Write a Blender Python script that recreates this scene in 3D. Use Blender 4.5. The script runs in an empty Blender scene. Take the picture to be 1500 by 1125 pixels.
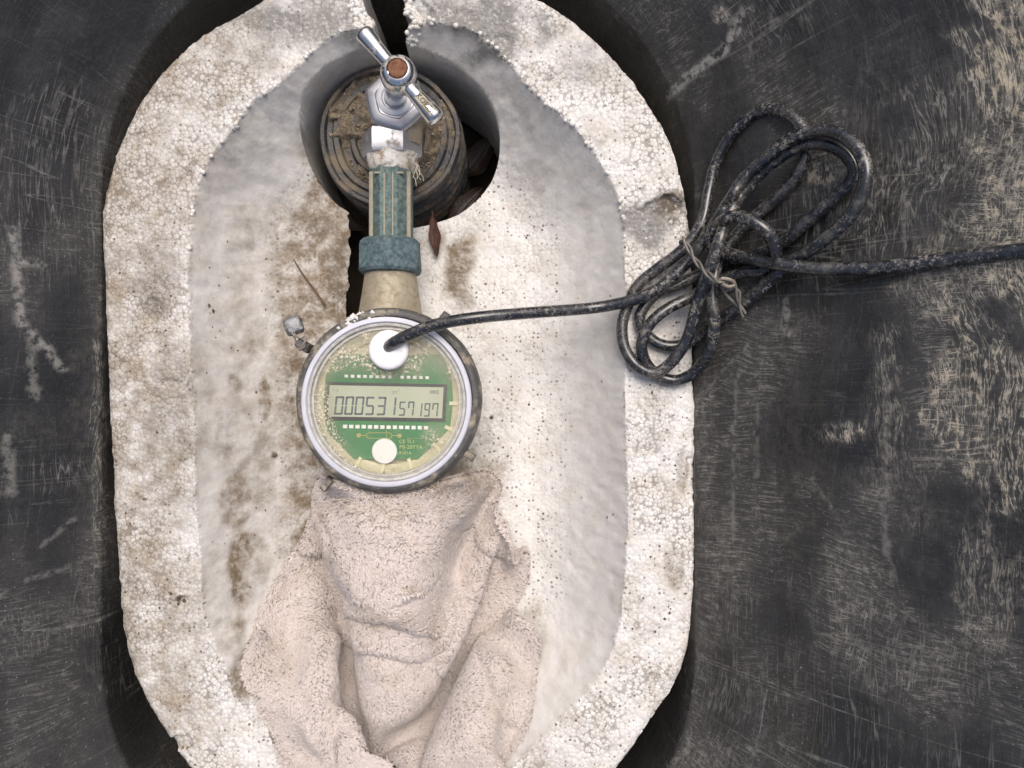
import bpy, math, random
import numpy as np
from mathutils import Vector, Matrix

random.seed(7)
rng = np.random.default_rng(7)
S = 0.00033            # metres per layout unit
D = 1071.0             # camera height above the foam rim, layout units

sc = bpy.context.scene
col = sc.collection

# ------------------------------------------------------------------ camera, sky, sun, exposure
cam_d = bpy.data.cameras.new('camera')
cam_d.sensor_fit = 'HORIZONTAL'
cam_d.angle = 2 * math.atan(750.0 / D)
cam_d.clip_start = 0.005
cam_d.clip_end = 200.0
cam = bpy.data.objects.new('camera', cam_d)
cam.location = (0, 0, D * S)
cam.rotation_euler = (0, 0, 0)
col.objects.link(cam)
sc.camera = cam

SUN_EL, SUN_AZ = 64.0, 14.0      # azimuth clockwise from +y
w = bpy.data.worlds.new('World')
sc.world = w
w.use_nodes = True
wn = w.node_tree.nodes
sky = wn.new('ShaderNodeTexSky')
sky.sky_type = 'NISHITA'
sky.sun_disc = False
sky.sun_elevation = math.radians(SUN_EL)
sky.sun_rotation = math.radians(SUN_AZ)
sky.air_density = 0.85
sky.dust_density = 6.5
sky.ozone_density = 0.2
wn['Background'].inputs['Strength'].default_value = 0.15
w.node_tree.links.new(sky.outputs['Color'], wn['Background'].inputs['Color'])

sun_d = bpy.data.lights.new('sun', 'SUN')
sun_d.energy = 1.5
sun_d.angle = math.radians(36)
sun_d.color = (1.0, 0.985, 0.965)
sun = bpy.data.objects.new('sun', sun_d)
az, el = math.radians(SUN_AZ), math.radians(SUN_EL)
sv = Vector((math.sin(az) * math.cos(el), math.cos(az) * math.cos(el), math.sin(el)))
sun.rotation_euler = sv.to_track_quat('Z', 'Y').to_euler()
sun.location = sv * 3
col.objects.link(sun)

sc.view_settings.view_transform = 'Standard'
sc.view_settings.look = 'None'
sc.view_settings.exposure = 0.0
sc.cycles.max_bounces = 7
sc.cycles.diffuse_bounces = 4
sc.view_settings.gamma = 1.0
sc.render.resolution_x, sc.render.resolution_y = 1024, 768

# ------------------------------------------------------------------ helpers
def W(px, py, z=0.0):
    k = (D - z) / D
    return Vector(((px - 750.0) * k, (562.5 - py) * k, z))

def tag(o, label=None, cat=None, group=None, kind=None):
    if label: o['label'] = label
    if cat: o['category'] = cat
    if group: o['group'] = group
    if kind: o['kind'] = kind
    return o

def thing(name, label, cat, base, group=None):
    o = bpy.data.objects.new(name, None)
    o.empty_display_size = 0.01
    o.location = Vector(base) * S
    col.objects.link(o)
    return tag(o, label, cat, group)

def root_loc(p):
    while p is not None and p.parent is not None:
        p = p.parent
    return p.location if p is not None else Vector((0, 0, 0))

def mesh_obj(name, V, F, m, parent=None, smooth=True, angle=40, attrs=None):
    V = np.asarray([tuple(v) for v in V] if not isinstance(V, np.ndarray) else V, dtype=np.float64) * S
    V = V - np.array(root_loc(parent))
    me = bpy.data.meshes.new(name)
    if isinstance(F, np.ndarray):
        n, k = F.shape
        me.vertices.add(len(V)); me.vertices.foreach_set('co', V.astype(np.float32).ravel())
        me.loops.add(n * k); me.loops.foreach_set('vertex_index', F.astype(np.int32).ravel())
        me.polygons.add(n)
        me.polygons.foreach_set('loop_start', np.arange(0, n * k, k, dtype=np.int32))
        me.polygons.foreach_set('loop_total', np.full(n, k, dtype=np.int32))
        me.update(calc_edges=True)
    else:
        me.from_pydata(V.tolist(), [], F)
    me.validate()
    if smooth:
        me.polygons.foreach_set('use_smooth', [True] * len(me.polygons))
        if angle: me.set_sharp_from_angle(angle=math.radians(angle))
    if attrs:
        for an, data in attrs.items():
            a = me.attributes.new(an, 'FLOAT', 'POINT')
            a.data.foreach_set('value', np.asarray(data, dtype=np.float32))
    me.materials.append(m)
    o = bpy.data.objects.new(name, me)
    col.objects.link(o)
    if parent is not None: o.parent = parent
    return o

def frame(axis, xdir=None):
    z = Vector(axis).normalized()
    x = Vector(xdir) if xdir is not None else (Vector((1, 0, 0)) if abs(z.x) < 0.9 else Vector((0, 1, 0)))
    x = (x - z * x.dot(z)).normalized()
    y = z.cross(x)
    return Matrix((x, y, z)).transposed()

class MB:
    def __init__(s): s.V = []; s.F = []
    def add(s, V, F):
        b = len(s.V); s.V += [Vector(v) for v in V]; s.F += [tuple(i + b for i in f) for f in F]; return s
    def lathe(s, org, axis, prof, seg=48, xdir=None, cap0=True, cap1=True, rmod=None, jit=0):
        """prof: (radius, height) pairs along axis"""
        R = frame(axis, xdir); org = Vector(org); V = []; F = []
        for (r, h) in prof:
            for i in range(seg):
                a = 2 * math.pi * i / seg
                rr = r * (rmod(a, h) if rmod else 1) + (random.uniform(-jit, jit) if jit else 0)
                V.append(org + R @ Vector((rr * math.cos(a), rr * math.sin(a), h)))
        for k in range(len(prof) - 1):
            for i in range(seg):
                j = (i + 1) % seg
                F.append((k * seg + i, k * seg + j, (k + 1) * seg + j, (k + 1) * seg + i))
        if cap0: F.append(tuple(range(seg))[::-1])
        if cap1: F.append(tuple((len(prof) - 1) * seg + i for i in range(seg)))
        return s.add(V, F)
    def tube(s, pts, rad, seg=12, caps=True):
        pts = [Vector(p) for p in pts]; n = len(pts); V = []; F = []
        rads = rad if hasattr(rad, '__len__') else [rad] * n
        t0 = (pts[1] - pts[0]).normalized()
        x = frame(t0).col[0].copy()
        for i in range(n):
            t = (pts[min(i + 1, n - 1)] - pts[max(i - 1, 0)]).normalized()
            x = (x - t * x.dot(t)).normalized(); y = t.cross(x)
            for k in range(seg):
                a = 2 * math.pi * k / seg
                V.append(pts[i] + (x * math.cos(a) + y * math.sin(a)) * rads[i])
        for i in range(n - 1):
            for k in range(seg):
                j = (k + 1) % seg
                F.append((i * seg + k, i * seg + j, (i + 1) * seg + j, (i + 1) * seg + k))
        if caps:
            F.append(tuple(range(seg))[::-1]); F.append(tuple((n - 1) * seg + k for k in range(seg)))
        return s.add(V, F)
    def prism(s, poly, z0, z1, bev=0.0):
        """poly: list of (x,y) ccw; bevelled top"""
        n = len(poly); V = [Vector((x, y, z0)) for x, y in poly]
        F = [tuple(range(n))[::-1]]
        def ring(a, b):
            for i in range(n):
                j = (i + 1) % n; F.append((a + i, a + j, b + j, b + i))
        if bev:
            V += [Vector((x, y, z1 - bev)) for x, y in poly]; ring(0, n)
            cx = sum(p[0] for p in poly) / n; cy = sum(p[1] for p in poly) / n
            for x, y in poly:
                d = math.hypot(x - cx, y - cy); k = max(0, (d - bev) / d)
                V.append(Vector((cx + (x - cx) * k, cy + (y - cy) * k, z1)))
            ring(n, 2 * n); F.append(tuple(2 * n + i for i in range(n)))
        else:
            V += [Vector((x, y, z1)) for x, y in poly]; ring(0, n); F.append(tuple(n + i for i in range(n)))
        return s.add(V, F)
    def xf(s, M):
        s.V = [M @ v for v in s.V]; return s
    def build(s, name, m, parent=None, smooth=True, angle=40):
        return mesh_obj(name, s.V, s.F, m, parent, smooth, angle)

def spline(pts, step=6.0, closed=False):
    """Catmull-Rom through points of any dimension, resampled"""
    P = [np.array(p, float) for p in pts]; n = len(P); out = []
    rngi = range(n) if closed else range(n - 1)
    for i in rngi:
        if closed:
            p0, p1, p2, p3 = P[(i - 1) % n], P[i], P[(i + 1) % n], P[(i + 2) % n]
        else:
            p0, p1, p2, p3 = P[max(i - 1, 0)], P[i], P[i + 1], P[min(i + 2, n - 1)]
        L = np.linalg.norm((p2 - p1)[:2 if len(p1) == 2 else 3]); k = max(2, int(L / step))
        # centripetal-ish tangents
        for q in range(k):
            t = q / k
            out.append(0.5 * ((2 * p1) + (-p0 + p2) * t + (2 * p0 - 5 * p1 + 4 * p2 - p3) * t * t + (-p0 + 3 * p1 - 3 * p2 + p3) * t ** 3))
    if not closed: out.append(P[-1])
    return np.array(out)

def sdf(poly, X, Y):
    """signed distance (negative inside) to closed polygon, vectorised"""
    X = np.asarray(X, float); Y = np.asarray(Y, float)
    xa = X.ravel(); ya = Y.ravel(); P = np.asarray(poly); lo = P.min(0); hi = P.max(0); mg = 45.0
    bb = np.hypot(np.maximum(np.maximum(lo[0] - xa, xa - hi[0]), 0), np.maximum(np.maximum(lo[1] - ya, ya - hi[1]), 0))
    near = bb < mg; res = bb + 1.0
    x = xa[near]; y = ya[near]
    best = np.full(x.shape, 1e18); ins = np.zeros(x.shape, bool)
    n = len(poly)
    for i in range(n):
        ax, ay = poly[i]; bx, by = poly[(i + 1) % n]
        dx, dy = bx - ax, by - ay; L2 = dx * dx + dy * dy + 1e-12
        t = np.clip(((x - ax) * dx + (y - ay) * dy) / L2, 0, 1)
        d2 = (x - ax - t * dx) ** 2 + (y - ay - t * dy) ** 2
        np.minimum(best, d2, out=best)
        c = (ay > y) != (by > y)
        if c.any():
            xi = ax + (y - ay) * dx / (dy if abs(dy) > 1e-9 else 1e-9)
            ins ^= c & (x < xi)
    d = np.sqrt(best); d[ins] *= -1
    res[near] = d
    return res.reshape(X.shape)

_lat = {}
def vnoise(X, Y, scale, seed=0):
    if seed not in _lat: _lat[seed] = np.random.default_rng(1000 + seed).random((256, 256)) * 2 - 1
    L = _lat[seed]; x = X / scale + 57.3 * seed; y = Y / scale + 91.7
    xi = np.floor(x).astype(int); yi = np.floor(y).astype(int); fx = x - xi; fy = y - yi
    fx = fx * fx * (3 - 2 * fx); fy = fy * fy * (3 - 2 * fy)
    g = lambda a, b: L[a % 256, b % 256]
    return (g(xi, yi) * (1 - fx) + g(xi + 1, yi) * fx) * (1 - fy) + (g(xi, yi + 1) * (1 - fx) + g(xi + 1, yi + 1) * fx) * fy
def fbm(X, Y, scale, seed=0, oct=4):
    s = 0; a = 1
    for o in range(oct):
        s = s + a * vnoise(X, Y, scale / 2 ** o, seed + o); a *= 0.5
    return s
def sstep(a, b, x):
    t = np.clip((x - a) / (b - a), 0, 1); return t * t * (3 - 2 * t)

def field(x0, x1, y0, y1, step, sd, zf, creases=(), skirt=None, under=None):
    """grid surface clipped to sd<0 with its border snapped on the contour; skirt: z of the wall foot"""
    xs = np.arange(x0, x1 + step, step); ys = np.arange(y0, y1 + step, step)
    X, Y = np.meshgrid(xs, ys)
    s = sd(X, Y)
    for c in creases:
        k = c(X, Y); gy, gx = np.gradient(k, step); g = np.maximum(np.hypot(gx, gy), 0.3)
        m = (np.abs(k) < 0.5 * step) & (s < -step)
        X = np.where(m, X - k * gx / g ** 2, X); Y = np.where(m, Y - k * gy / g ** 2, Y)
    gy, gx = np.gradient(s, step); g = np.maximum(np.hypot(gx, gy), 0.3)
    m = np.abs(s) < 0.7 * step
    X = np.where(m, X - np.clip(s, -step, step) * gx / g ** 2, X); Y = np.where(m, Y - np.clip(s, -step, step) * gy / g ** 2, Y)
    ok = s < 0.7 * step
    q = ok[:-1, :-1] & ok[1:, :-1] & ok[:-1, 1:] & ok[1:, 1:]
    nx = X.shape[1]; I = np.arange(X.size).reshape(X.shape)
    F = np.stack([I[:-1, :-1][q], I[:-1, 1:][q], I[1:, 1:][q], I[1:, :-1][q]], 1)
    used = np.unique(F); rem = np.full(X.size, -1); rem[used] = np.arange(len(used)); F = rem[F]
    vx = X.ravel()[used]; vy = Y.ravel()[used]; vz = zf(vx, vy)
    V = np.stack([vx, vy, vz], 1)
    if skirt is not None:
        E = np.concatenate([F[:, [0, 1]], F[:, [1, 2]], F[:, [2, 3]], F[:, [3, 0]]])
        key = np.sort(E, 1); kk = key[:, 0].astype(np.int64) * 10 ** 7 + key[:, 1]
        u, idx, cnt = np.unique(kk, return_index=True, return_counts=True)
        B = E[idx[cnt == 1]]; bv = np.unique(B); nb = len(bv)
        levels = 6; base = len(V); mp = np.full(base, -1); mp[bv] = np.arange(nb)
        for l in range(1, levels + 1):
            t = l / levels; R = V[bv].copy(); R[:, 2] = R[:, 2] * (1 - t) + skirt * t
            j = fbm(R[:, 0] + R[:, 1] * 0.7, R[:, 2] + R[:, 1] * 0.3, 30, 3) * 2.0
            R[:, 0] += j; R[:, 1] += j * 0.6
            if under is not None: R[:, 0] += under(V[bv]) * t
            V = np.concatenate([V, R])
            up = (lambda b: b) if l == 1 else (lambda b, o=base + (l - 2) * nb: mp[b] + o)
            lo = lambda b, o=base + (l - 1) * nb: mp[b] + o
            F = np.concatenate([F, np.stack([up(B[:, 1]), up(B[:, 0]), lo(B[:, 0]), lo(B[:, 1])], 1)])
    return V, F

# ------------------------------------------------------------------ material helper
class Mat:
    def __init__(s, name):
        s.m = bpy.data.materials.new(name); s.m.use_nodes = True
        s.nt = s.m.node_tree; s.b = s.nt.nodes['Principled BSDF']; s.out = s.nt.nodes['Material Output']
        s.tc = s.nt.nodes.new('ShaderNodeTexCoord').outputs['Object']
    def set(s, sock, v):
        if isinstance(v, bpy.types.NodeSocket): s.nt.links.new(v, sock)
        elif hasattr(sock.default_value, '__len__') and not hasattr(v, '__len__'): sock.default_value = [v] * 3 + ([1] if len(sock.default_value) == 4 else [])
        elif hasattr(v, '__len__') and len(v) == 3 and len(sock.default_value) == 4: sock.default_value = (*v, 1)
        else: sock.default_value = v
    def n(s, t, ins=None, **props):
        nd = s.nt.nodes.new('ShaderNode' + t)
        for k, v in props.items(): setattr(nd, k, v)
        for k, v in (ins or {}).items(): s.set(nd.inputs[k], v)
        return nd
    def noise(s, scale, detail=4, rough=0.55, dist=0.0, vec=None, col=False):
        nd = s.n('TexNoise', {'Vector': vec or s.tc, 'Scale': scale, 'Detail': detail, 'Roughness': rough, 'Distortion': dist})
        return nd.outputs['Color' if col else 'Fac']
    def vor(s, scale, feature='F1', out='Distance', vec=None, rnd=1.0):
        return s.n('TexVoronoi', {'Vector': vec or s.tc, 'Scale': scale, 'Randomness': rnd}, feature=feature).outputs[out]
    def ramp(s, v, a, b, c=0.0, d=1.0):
        return s.n('MapRange', {'Value': v, 'From Min': a, 'From Max': b, 'To Min': c, 'To Max': d}, interpolation_type='SMOOTHSTEP').outputs['Result']
    def math(s, op, a, b=0.0, clamp=False):
        nd = s.n('Math', {0: a, 1: b}, operation=op); nd.use_clamp = clamp; return nd.outputs[0]
    def mix(s, f, a, b):
        nd = s.nt.nodes.new('ShaderNodeMix'); nd.data_type = 'RGBA'
        s.set(nd.inputs[0], f); s.set(nd.inputs[6], a); s.set(nd.inputs[7], b); return nd.outputs[2]
    def attr(s, name):
        return s.n('Attribute', attribute_name=name).outputs['Fac']
    def map(s, scale=(1, 1, 1), rot=(0, 0, 0), vec=None):
        return s.n('Mapping', {'Vector': vec or s.tc, 'Scale': scale, 'Rotation': rot}).outputs['Vector']
    def bump(s, h, strength=0.5, dist=0.001, normal=None):
        ins = {'Height': h, 'Strength': strength, 'Distance': dist}
        if normal is not None: ins['Normal'] = normal
        return s.n('Bump', ins).outputs['Normal']
    def fin(s, color=None, rough=None, metal=None, normal=None, spec=None, **kw):
        for k, v in (('Base Color', color), ('Roughness', rough), ('Metallic', metal), ('Normal', normal), ('Specular IOR Level', spec)):
            if v is not None: s.set(s.b.inputs[k], v)
        for k, v in kw.items(): s.set(s.b.inputs[k], v)
        return s.m

def mat_foam():
    M = Mat('expanded_polystyrene')
    skin = M.attr('skin'); st = M.attr('stain'); gr = M.attr('grey'); dk = M.attr('mud')
    warp = M.n('VectorMath', {0: M.tc, 1: M.n('VectorMath', {0: M.noise(160, 1, col=True), 'Scale': 0.0012}, operation='SCALE').outputs[0]}, operation='ADD').outputs[0]
    e = M.vor(510, 'DISTANCE_TO_EDGE', vec=warp, rnd=0.9)
    vf = M.n('TexVoronoi', {'Vector': warp, 'Scale': 510.0, 'Randomness': 0.9}, feature='F1'); cellc = vf.outputs['Color']
    cell = M.n('SeparateColor', {'Color': cellc}).outputs[0]
    f1 = vf.outputs['Distance']
    gapline = M.ramp(e, 0.0, 0.085, 1, 0)
    patch = M.ramp(M.noise(45, 3), 0.40, 0.62)
    fine = M.noise(900, 3)
    # dirt settled in the seams between beads
    dotn = M.n('TexVoronoi', {'Vector': warp, 'Scale': 420.0}, feature='F1', voronoi_dimensions='2D')
    dr = M.n('SeparateColor', {'Color': dotn.outputs['Color']})
    lim = M.math('MULTIPLY', M.ramp(dr.outputs[0], 0.10, 1.0), 0.34)
    speck = M.ramp(M.math('SUBTRACT', dotn.outputs['Distance'], lim), -0.10, 0.0, 1, 0)
    speck = M.math('MULTIPLY', speck, M.math('MULTIPLY', dr.outputs[1], M.ramp(M.noise(60, 4, 0.65), 0.36, 0.58, 0.35, 1.0)))
    seam = M.math('MULTIPLY', gapline, M.math('ADD', M.math('MULTIPLY', st, 0.5), M.math('ADD', 0.10, M.math('MULTIPLY', patch, 0.34))))
    seam = M.math('MULTIPLY', seam, M.math('SUBTRACT', 1.0, M.math('MULTIPLY', skin, 0.9)))
    seam = M.math('MAXIMUM', seam, M.math('MULTIPLY', M.ramp(f1, 0.52, 0.70), M.math('MULTIPLY', M.math('SUBTRACT', 1.0, skin), M.ramp(patch, 0.0, 1.0, 0.10, 0.55))))
    seam = M.math('MAXIMUM', seam, M.math('MULTIPLY', speck, M.ramp(skin, 0.70, 1.0, 1.0, 0.08)))
    base = M.mix(cell, (0.82, 0.813, 0.795), (0.73, 0.722, 0.705))
    base = M.mix(M.math('MULTIPLY', skin, 0.8), base, M.mix(M.noise(25, 4), (0.70, 0.688, 0.66), (0.66, 0.648, 0.62)))
    film_tone = M.math('MULTIPLY', M.ramp(M.noise(70, 6, 0.65), 0.42, 0.70), M.math('MULTIPLY', M.math('ADD', 0.42, M.math('MULTIPLY', st, 0.7)), M.math('SUBTRACT', 1.0, M.math('MULTIPLY', skin, 0.45))), True)
    base = M.mix(film_tone, base, (0.46, 0.40, 0.31))
    col_ = M.mix(seam, base, (0.11, 0.085, 0.06))
    gmask = M.math('MULTIPLY', gr, M.ramp(M.noise(500, 3, 0.7), 0.15, 0.55), True)
    col_ = M.mix(gmask, col_, (0.24, 0.235, 0.225))
    smask = M.math('MULTIPLY', st, M.ramp(M.noise(120, 6, 0.7), 0.30, 0.68, 0.36, 1.25), True)
    smask = M.math('MULTIPLY', smask, M.math('ADD', 0.72, M.math('MULTIPLY', M.noise(600, 3), 0.5)), True)
    col_ = M.mix(smask, col_, M.mix(M.noise(60, 4), (0.235, 0.172, 0.102), (0.115, 0.086, 0.056)))
    dmask = M.math('MULTIPLY', dk, M.ramp(M.noise(240, 5, 0.7), 0.3, 0.5), True)
    col_ = M.mix(dmask, col_, (0.115, 0.092, 0.068))
    dome = M.math('SUBTRACT', 1.0, M.math('MULTIPLY', M.math('MULTIPLY', f1, f1), 2.2))
    amt = M.math('ADD', 0.18, M.math('MULTIPLY', M.math('SUBTRACT', 1.0, skin), 0.82))
    h = M.math('ADD', M.math('MULTIPLY', dome, amt), M.math('MULTIPLY', fine, 0.25))
    h = M.math('ADD', h, M.math('MULTIPLY', cell, M.math('MULTIPLY', amt, 0.35)))
    nrm = M.bump(M.math('ADD', h, M.math('MULTIPLY', M.noise(110, 3), 0.7)), 0.34, 0.0007)
    return M.fin(col_, M.ramp(M.noise(80), 0.3, 0.7, 0.42, 0.75), normal=nrm, spec=0.35)

def mat_box():
    M = Mat('scuffed_black_plastic')
    dust = M.attr('dust'); u = M.attr('along'); v = M.attr('up'); pa = M.attr('patch_a'); pb = M.attr('patch_b'); scar = M.attr('scar')
    uv = M.n('CombineXYZ', {'X': u, 'Y': v, 'Z': 0.0}).outputs[0]
    warp = M.n('VectorMath', {0: uv, 1: M.n('VectorMath', {0: M.noise(11, 2, 0.5, 0.3, uv, True), 'Scale': 0.034}, operation='SCALE').outputs[0]}, operation='ADD').outputs[0]
    def lines(scale, stretch, rot, wdt, vec=warp, det=2, dist=0.3):
        nz = M.noise(scale, det, 0.6, dist, M.map(stretch, (0, 0, rot), vec))
        return M.ramp(M.math('ABSOLUTE', M.math('SUBTRACT', nz, 0.5)), 0.0, wdt, 1, 0)
    w1 = lines(640, (1.0, 0.05, 1), 0.55, 0.055)
    w2 = lines(330, (0.05, 1.0, 1), 0.45, 0.04)
    w3 = lines(480, (0.17, 1, 1), 0.8, 0.055, det=3, dist=0.4)
    w4 = lines(150, (0.05, 1.0, 1), -0.8, 0.010, uv, 1, 0.1)
    w5 = lines(130, (1.0, 0.04, 1), 0.06, 0.010, uv, 1, 0.1)
    brk = M.noise(260, 4, 0.7, 0, uv)
    br2 = M.ramp(brk, 0.42, 0.60)
    k = M.math('MAXIMUM', M.math('MULTIPLY', w1, M.ramp(pa, 0.38, 0.75)), M.math('MULTIPLY', w2, M.ramp(pb, 0.45, 0.8)))
    k = M.math('MULTIPLY', k, M.math('ADD', 0.20, M.math('MULTIPLY', dust, 1.0)))
    k = M.math('MAXIMUM', k, M.math('MULTIPLY', w3, M.ramp(dust, 0.22, 0.70, 0.02, 1.0)))
    fs = M.math('MULTIPLY', M.math('MAXIMUM', w4, w5), M.ramp(pb, 0.35, 0.7, 0.08, 0.45))
    k = M.math('MULTIPLY', M.math('MAXIMUM', k, fs), M.math('ADD', 0.35, M.math('MULTIPLY', br2, 0.65)), True)
    speck = M.math('MULTIPLY', M.ramp(M.noise(800, 2, 0.6, 0, uv), 0.62, 0.70), M.ramp(pa, 0.3, 0.7, 0.1, 0.5))
    k = M.math('MAXIMUM', k, speck)
    sc_ = M.math('MULTIPLY', scar, M.ramp(brk, 0.36, 0.58), True)
    k = M.math('MAXIMUM', k, M.math('MULTIPLY', sc_, 0.75))
    film_tone = M.math('ADD', M.math('MULTIPLY', pa, 0.20), M.math('MULTIPLY', dust, M.ramp(brk, 0.3, 0.65, 0.05, 0.45)), True)  # soft grey sheen variation put into the base colour, plus real dust
    crust = M.math('MULTIPLY', M.ramp(M.math('ADD', brk, M.math('MULTIPLY', dust, 0.20)), 0.66, 0.78), M.ramp(dust, 0.35, 0.9))
    base = M.mix(film_tone, (0.0155, 0.015, 0.0145), (0.165, 0.158, 0.145))
    base = M.mix(M.math('MULTIPLY', k, 0.85), base, M.mix(dust, (0.33, 0.325, 0.31), (0.54, 0.485, 0.38)))
    base = M.mix(M.math('MULTIPLY', crust, 0.75), base, (0.42, 0.36, 0.26))
    h = M.math('ADD', M.math('MULTIPLY', w1, M.math('MULTIPLY', pa, 0.5)), M.math('MULTIPLY', brk, 1.1))
    h = M.math('ADD', h, M.math('MULTIPLY', w3, M.math('MULTIPLY', dust, 0.9)))
    nrm = M.bump(h, 0.32, 0.0008)
    rough = M.math('ADD', 0.23, M.math('MULTIPLY', M.math('ADD', k, film_tone), 0.5), True)
    return M.fin(base, rough, normal=nrm, spec=0.5)

def mat_simple(name, c1, c2, rough=0.5, metal=0.0, scale=120, dirt=None, dirt_amt=0.5, dscale=150, bump=0.2, bscale=600, bdist=0.0004, spec=0.5, lo=0.45, hi=0.65):
    M = Mat(name)
    c = M.mix(M.ramp(M.noise(scale, 5, 0.6), 0.3, 0.7), c1, c2)
    r = rough; mt = metal
    if dirt:
        k = M.math('MULTIPLY', M.ramp(M.noise(dscale, 6, 0.68, 0.3), lo, hi), dirt_amt, True)
        c = M.mix(k, c, dirt)
        r = M.math('ADD', rough, M.math('MULTIPLY', k, max(0, 0.85 - rough)))
        if metal: mt = M.math('MULTIPLY', metal, M.math('SUBTRACT', 1.0, k))
    nrm = M.bump(M.noise(bscale, 5, 0.65), bump, bdist)
    return M.fin(c, r, mt, nrm, spec)

def mat_cable():
    M = Mat('dusty_cable_jacket')
    # dust lies on the upward side, worn off in streaks
    k = M.ramp(M.noise(480, 6, 0.75), 0.49, 0.62)
    p = M.ramp(M.noise(55, 3), 0.36, 0.62)
    big = M.math('MULTIPLY', M.ramp(M.noise(90, 6, 0.75), 0.46, 0.72), 0.26)
    k2 = M.math('MAXIMUM', M.math('MULTIPLY', k, M.math('ADD', 0.06, M.math('MULTIPLY', p, 0.58))), big)
    sp = M.math('MULTIPLY', M.ramp(M.vor(520), 0.12, 0.22, 1, 0), 0.4)
    k3 = M.math('MAXIMUM', k2, sp)
    c = M.mix(k3, (0.013, 0.015, 0.020), M.mix(M.noise(30), (0.34, 0.33, 0.31), (0.40, 0.35, 0.27)))
    r = M.math('ADD', 0.20, M.math('MULTIPLY', k3, 0.6), True)
    return M.fin(c, r, normal=M.bump(M.noise(800, 4, 0.7), 0.18, 0.0003), spec=0.75)

def mat_towel():
    M = Mat('terry_cotton')
    rnd = M.attr('rnd')
    c = M.mix(M.ramp(M.noise(22, 4), 0.35, 0.65), (0.58, 0.515, 0.485), (0.52, 0.465, 0.435))
    c = M.mix(M.math('MULTIPLY', M.ramp(M.noise(38, 5, 0.65), 0.52, 0.75), 0.5), c, (0.42, 0.34, 0.26))
    c = M.mix(M.math('MULTIPLY', M.attr('dirt'), M.ramp(M.noise(70, 4), 0.3, 0.65)), c, (0.30, 0.235, 0.17))  # dirt patches, with the painted dark of one fold slit
    c = M.mix(M.math('MULTIPLY', rnd, 0.35), c, (0.74, 0.67, 0.63))
    M.fin(c, 0.95, normal=M.bump(M.noise(900, 4), 0.5, 0.0006), spec=0.1)
    M.set(M.b.inputs['Sheen Weight'], 0.25); M.set(M.b.inputs['Sheen Roughness'], 0.6)
    return M.m

def mat_soil():
    M = Mat('damp_soil')
    c = M.mix(M.noise(60, 6, 0.7), (0.045, 0.034, 0.024), (0.11, 0.085, 0.06))
    return M.fin(c, 0.9, normal=M.bump(M.noise(150, 8, 0.7), 0.9, 0.004))

def mat_glass():
    """clear cover: mirror reflection by Fresnel over straight transmission, with dust lying on it"""
    M = Mat('clear_cover'); nt = M.nt
    tr = M.n('BsdfTransparent', {'Color': (0.985, 0.985, 0.98)}).outputs[0]
    gl = M.n('BsdfGlossy', {'Color': (1, 1, 1), 'Roughness': 0.08}).outputs[0]
    fr = M.n('Fresnel', {'IOR': 1.45}).outputs[0]
    s1 = M.n('MixShader', {0: fr, 1: tr, 2: gl}).outputs[0]
    dust = M.n('BsdfDiffuse', {'Color': (0.62, 0.56, 0.44)}).outputs[0]
    rim = M.attr('dust')
    grain = M.ramp(M.noise(800, 3, 0.8), 0.50, 0.57)
    pat = M.ramp(M.noise(60, 5, 0.65), 0.38, 0.66)
    k = M.math('MULTIPLY', grain, M.math('ADD', 0.03, M.math('MULTIPLY', M.math('MULTIPLY', pat, rim), 1.9)), True)
    k = M.math('MAXIMUM', k, M.math('ADD', 0.07, M.math('MULTIPLY', rim, 0.18)))
    s2 = M.n('MixShader', {0: k, 1: s1, 2: dust}).outputs[0]
    nt.links.new(s2, M.out.inputs['Surface'])
    return M.m

def mat_clear_ring():
    M = Mat('clear_plastic_ring'); nt = M.nt
    tr = M.n('BsdfTransparent', {'Color': (0.92, 0.93, 0.92)}).outputs[0]
    pl = M.n('BsdfPrincipled', {'Base Color': (0.66, 0.65, 0.62), 'Roughness': 0.5}).outputs[0]
    k = M.ramp(M.noise(300, 5, 0.7), 0.3, 0.7, 0.5, 0.85)
    nt.links.new(M.n('MixShader', {0: k, 1: tr, 2: pl}).outputs[0], M.out.inputs['Surface'])
    return M.m

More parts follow.
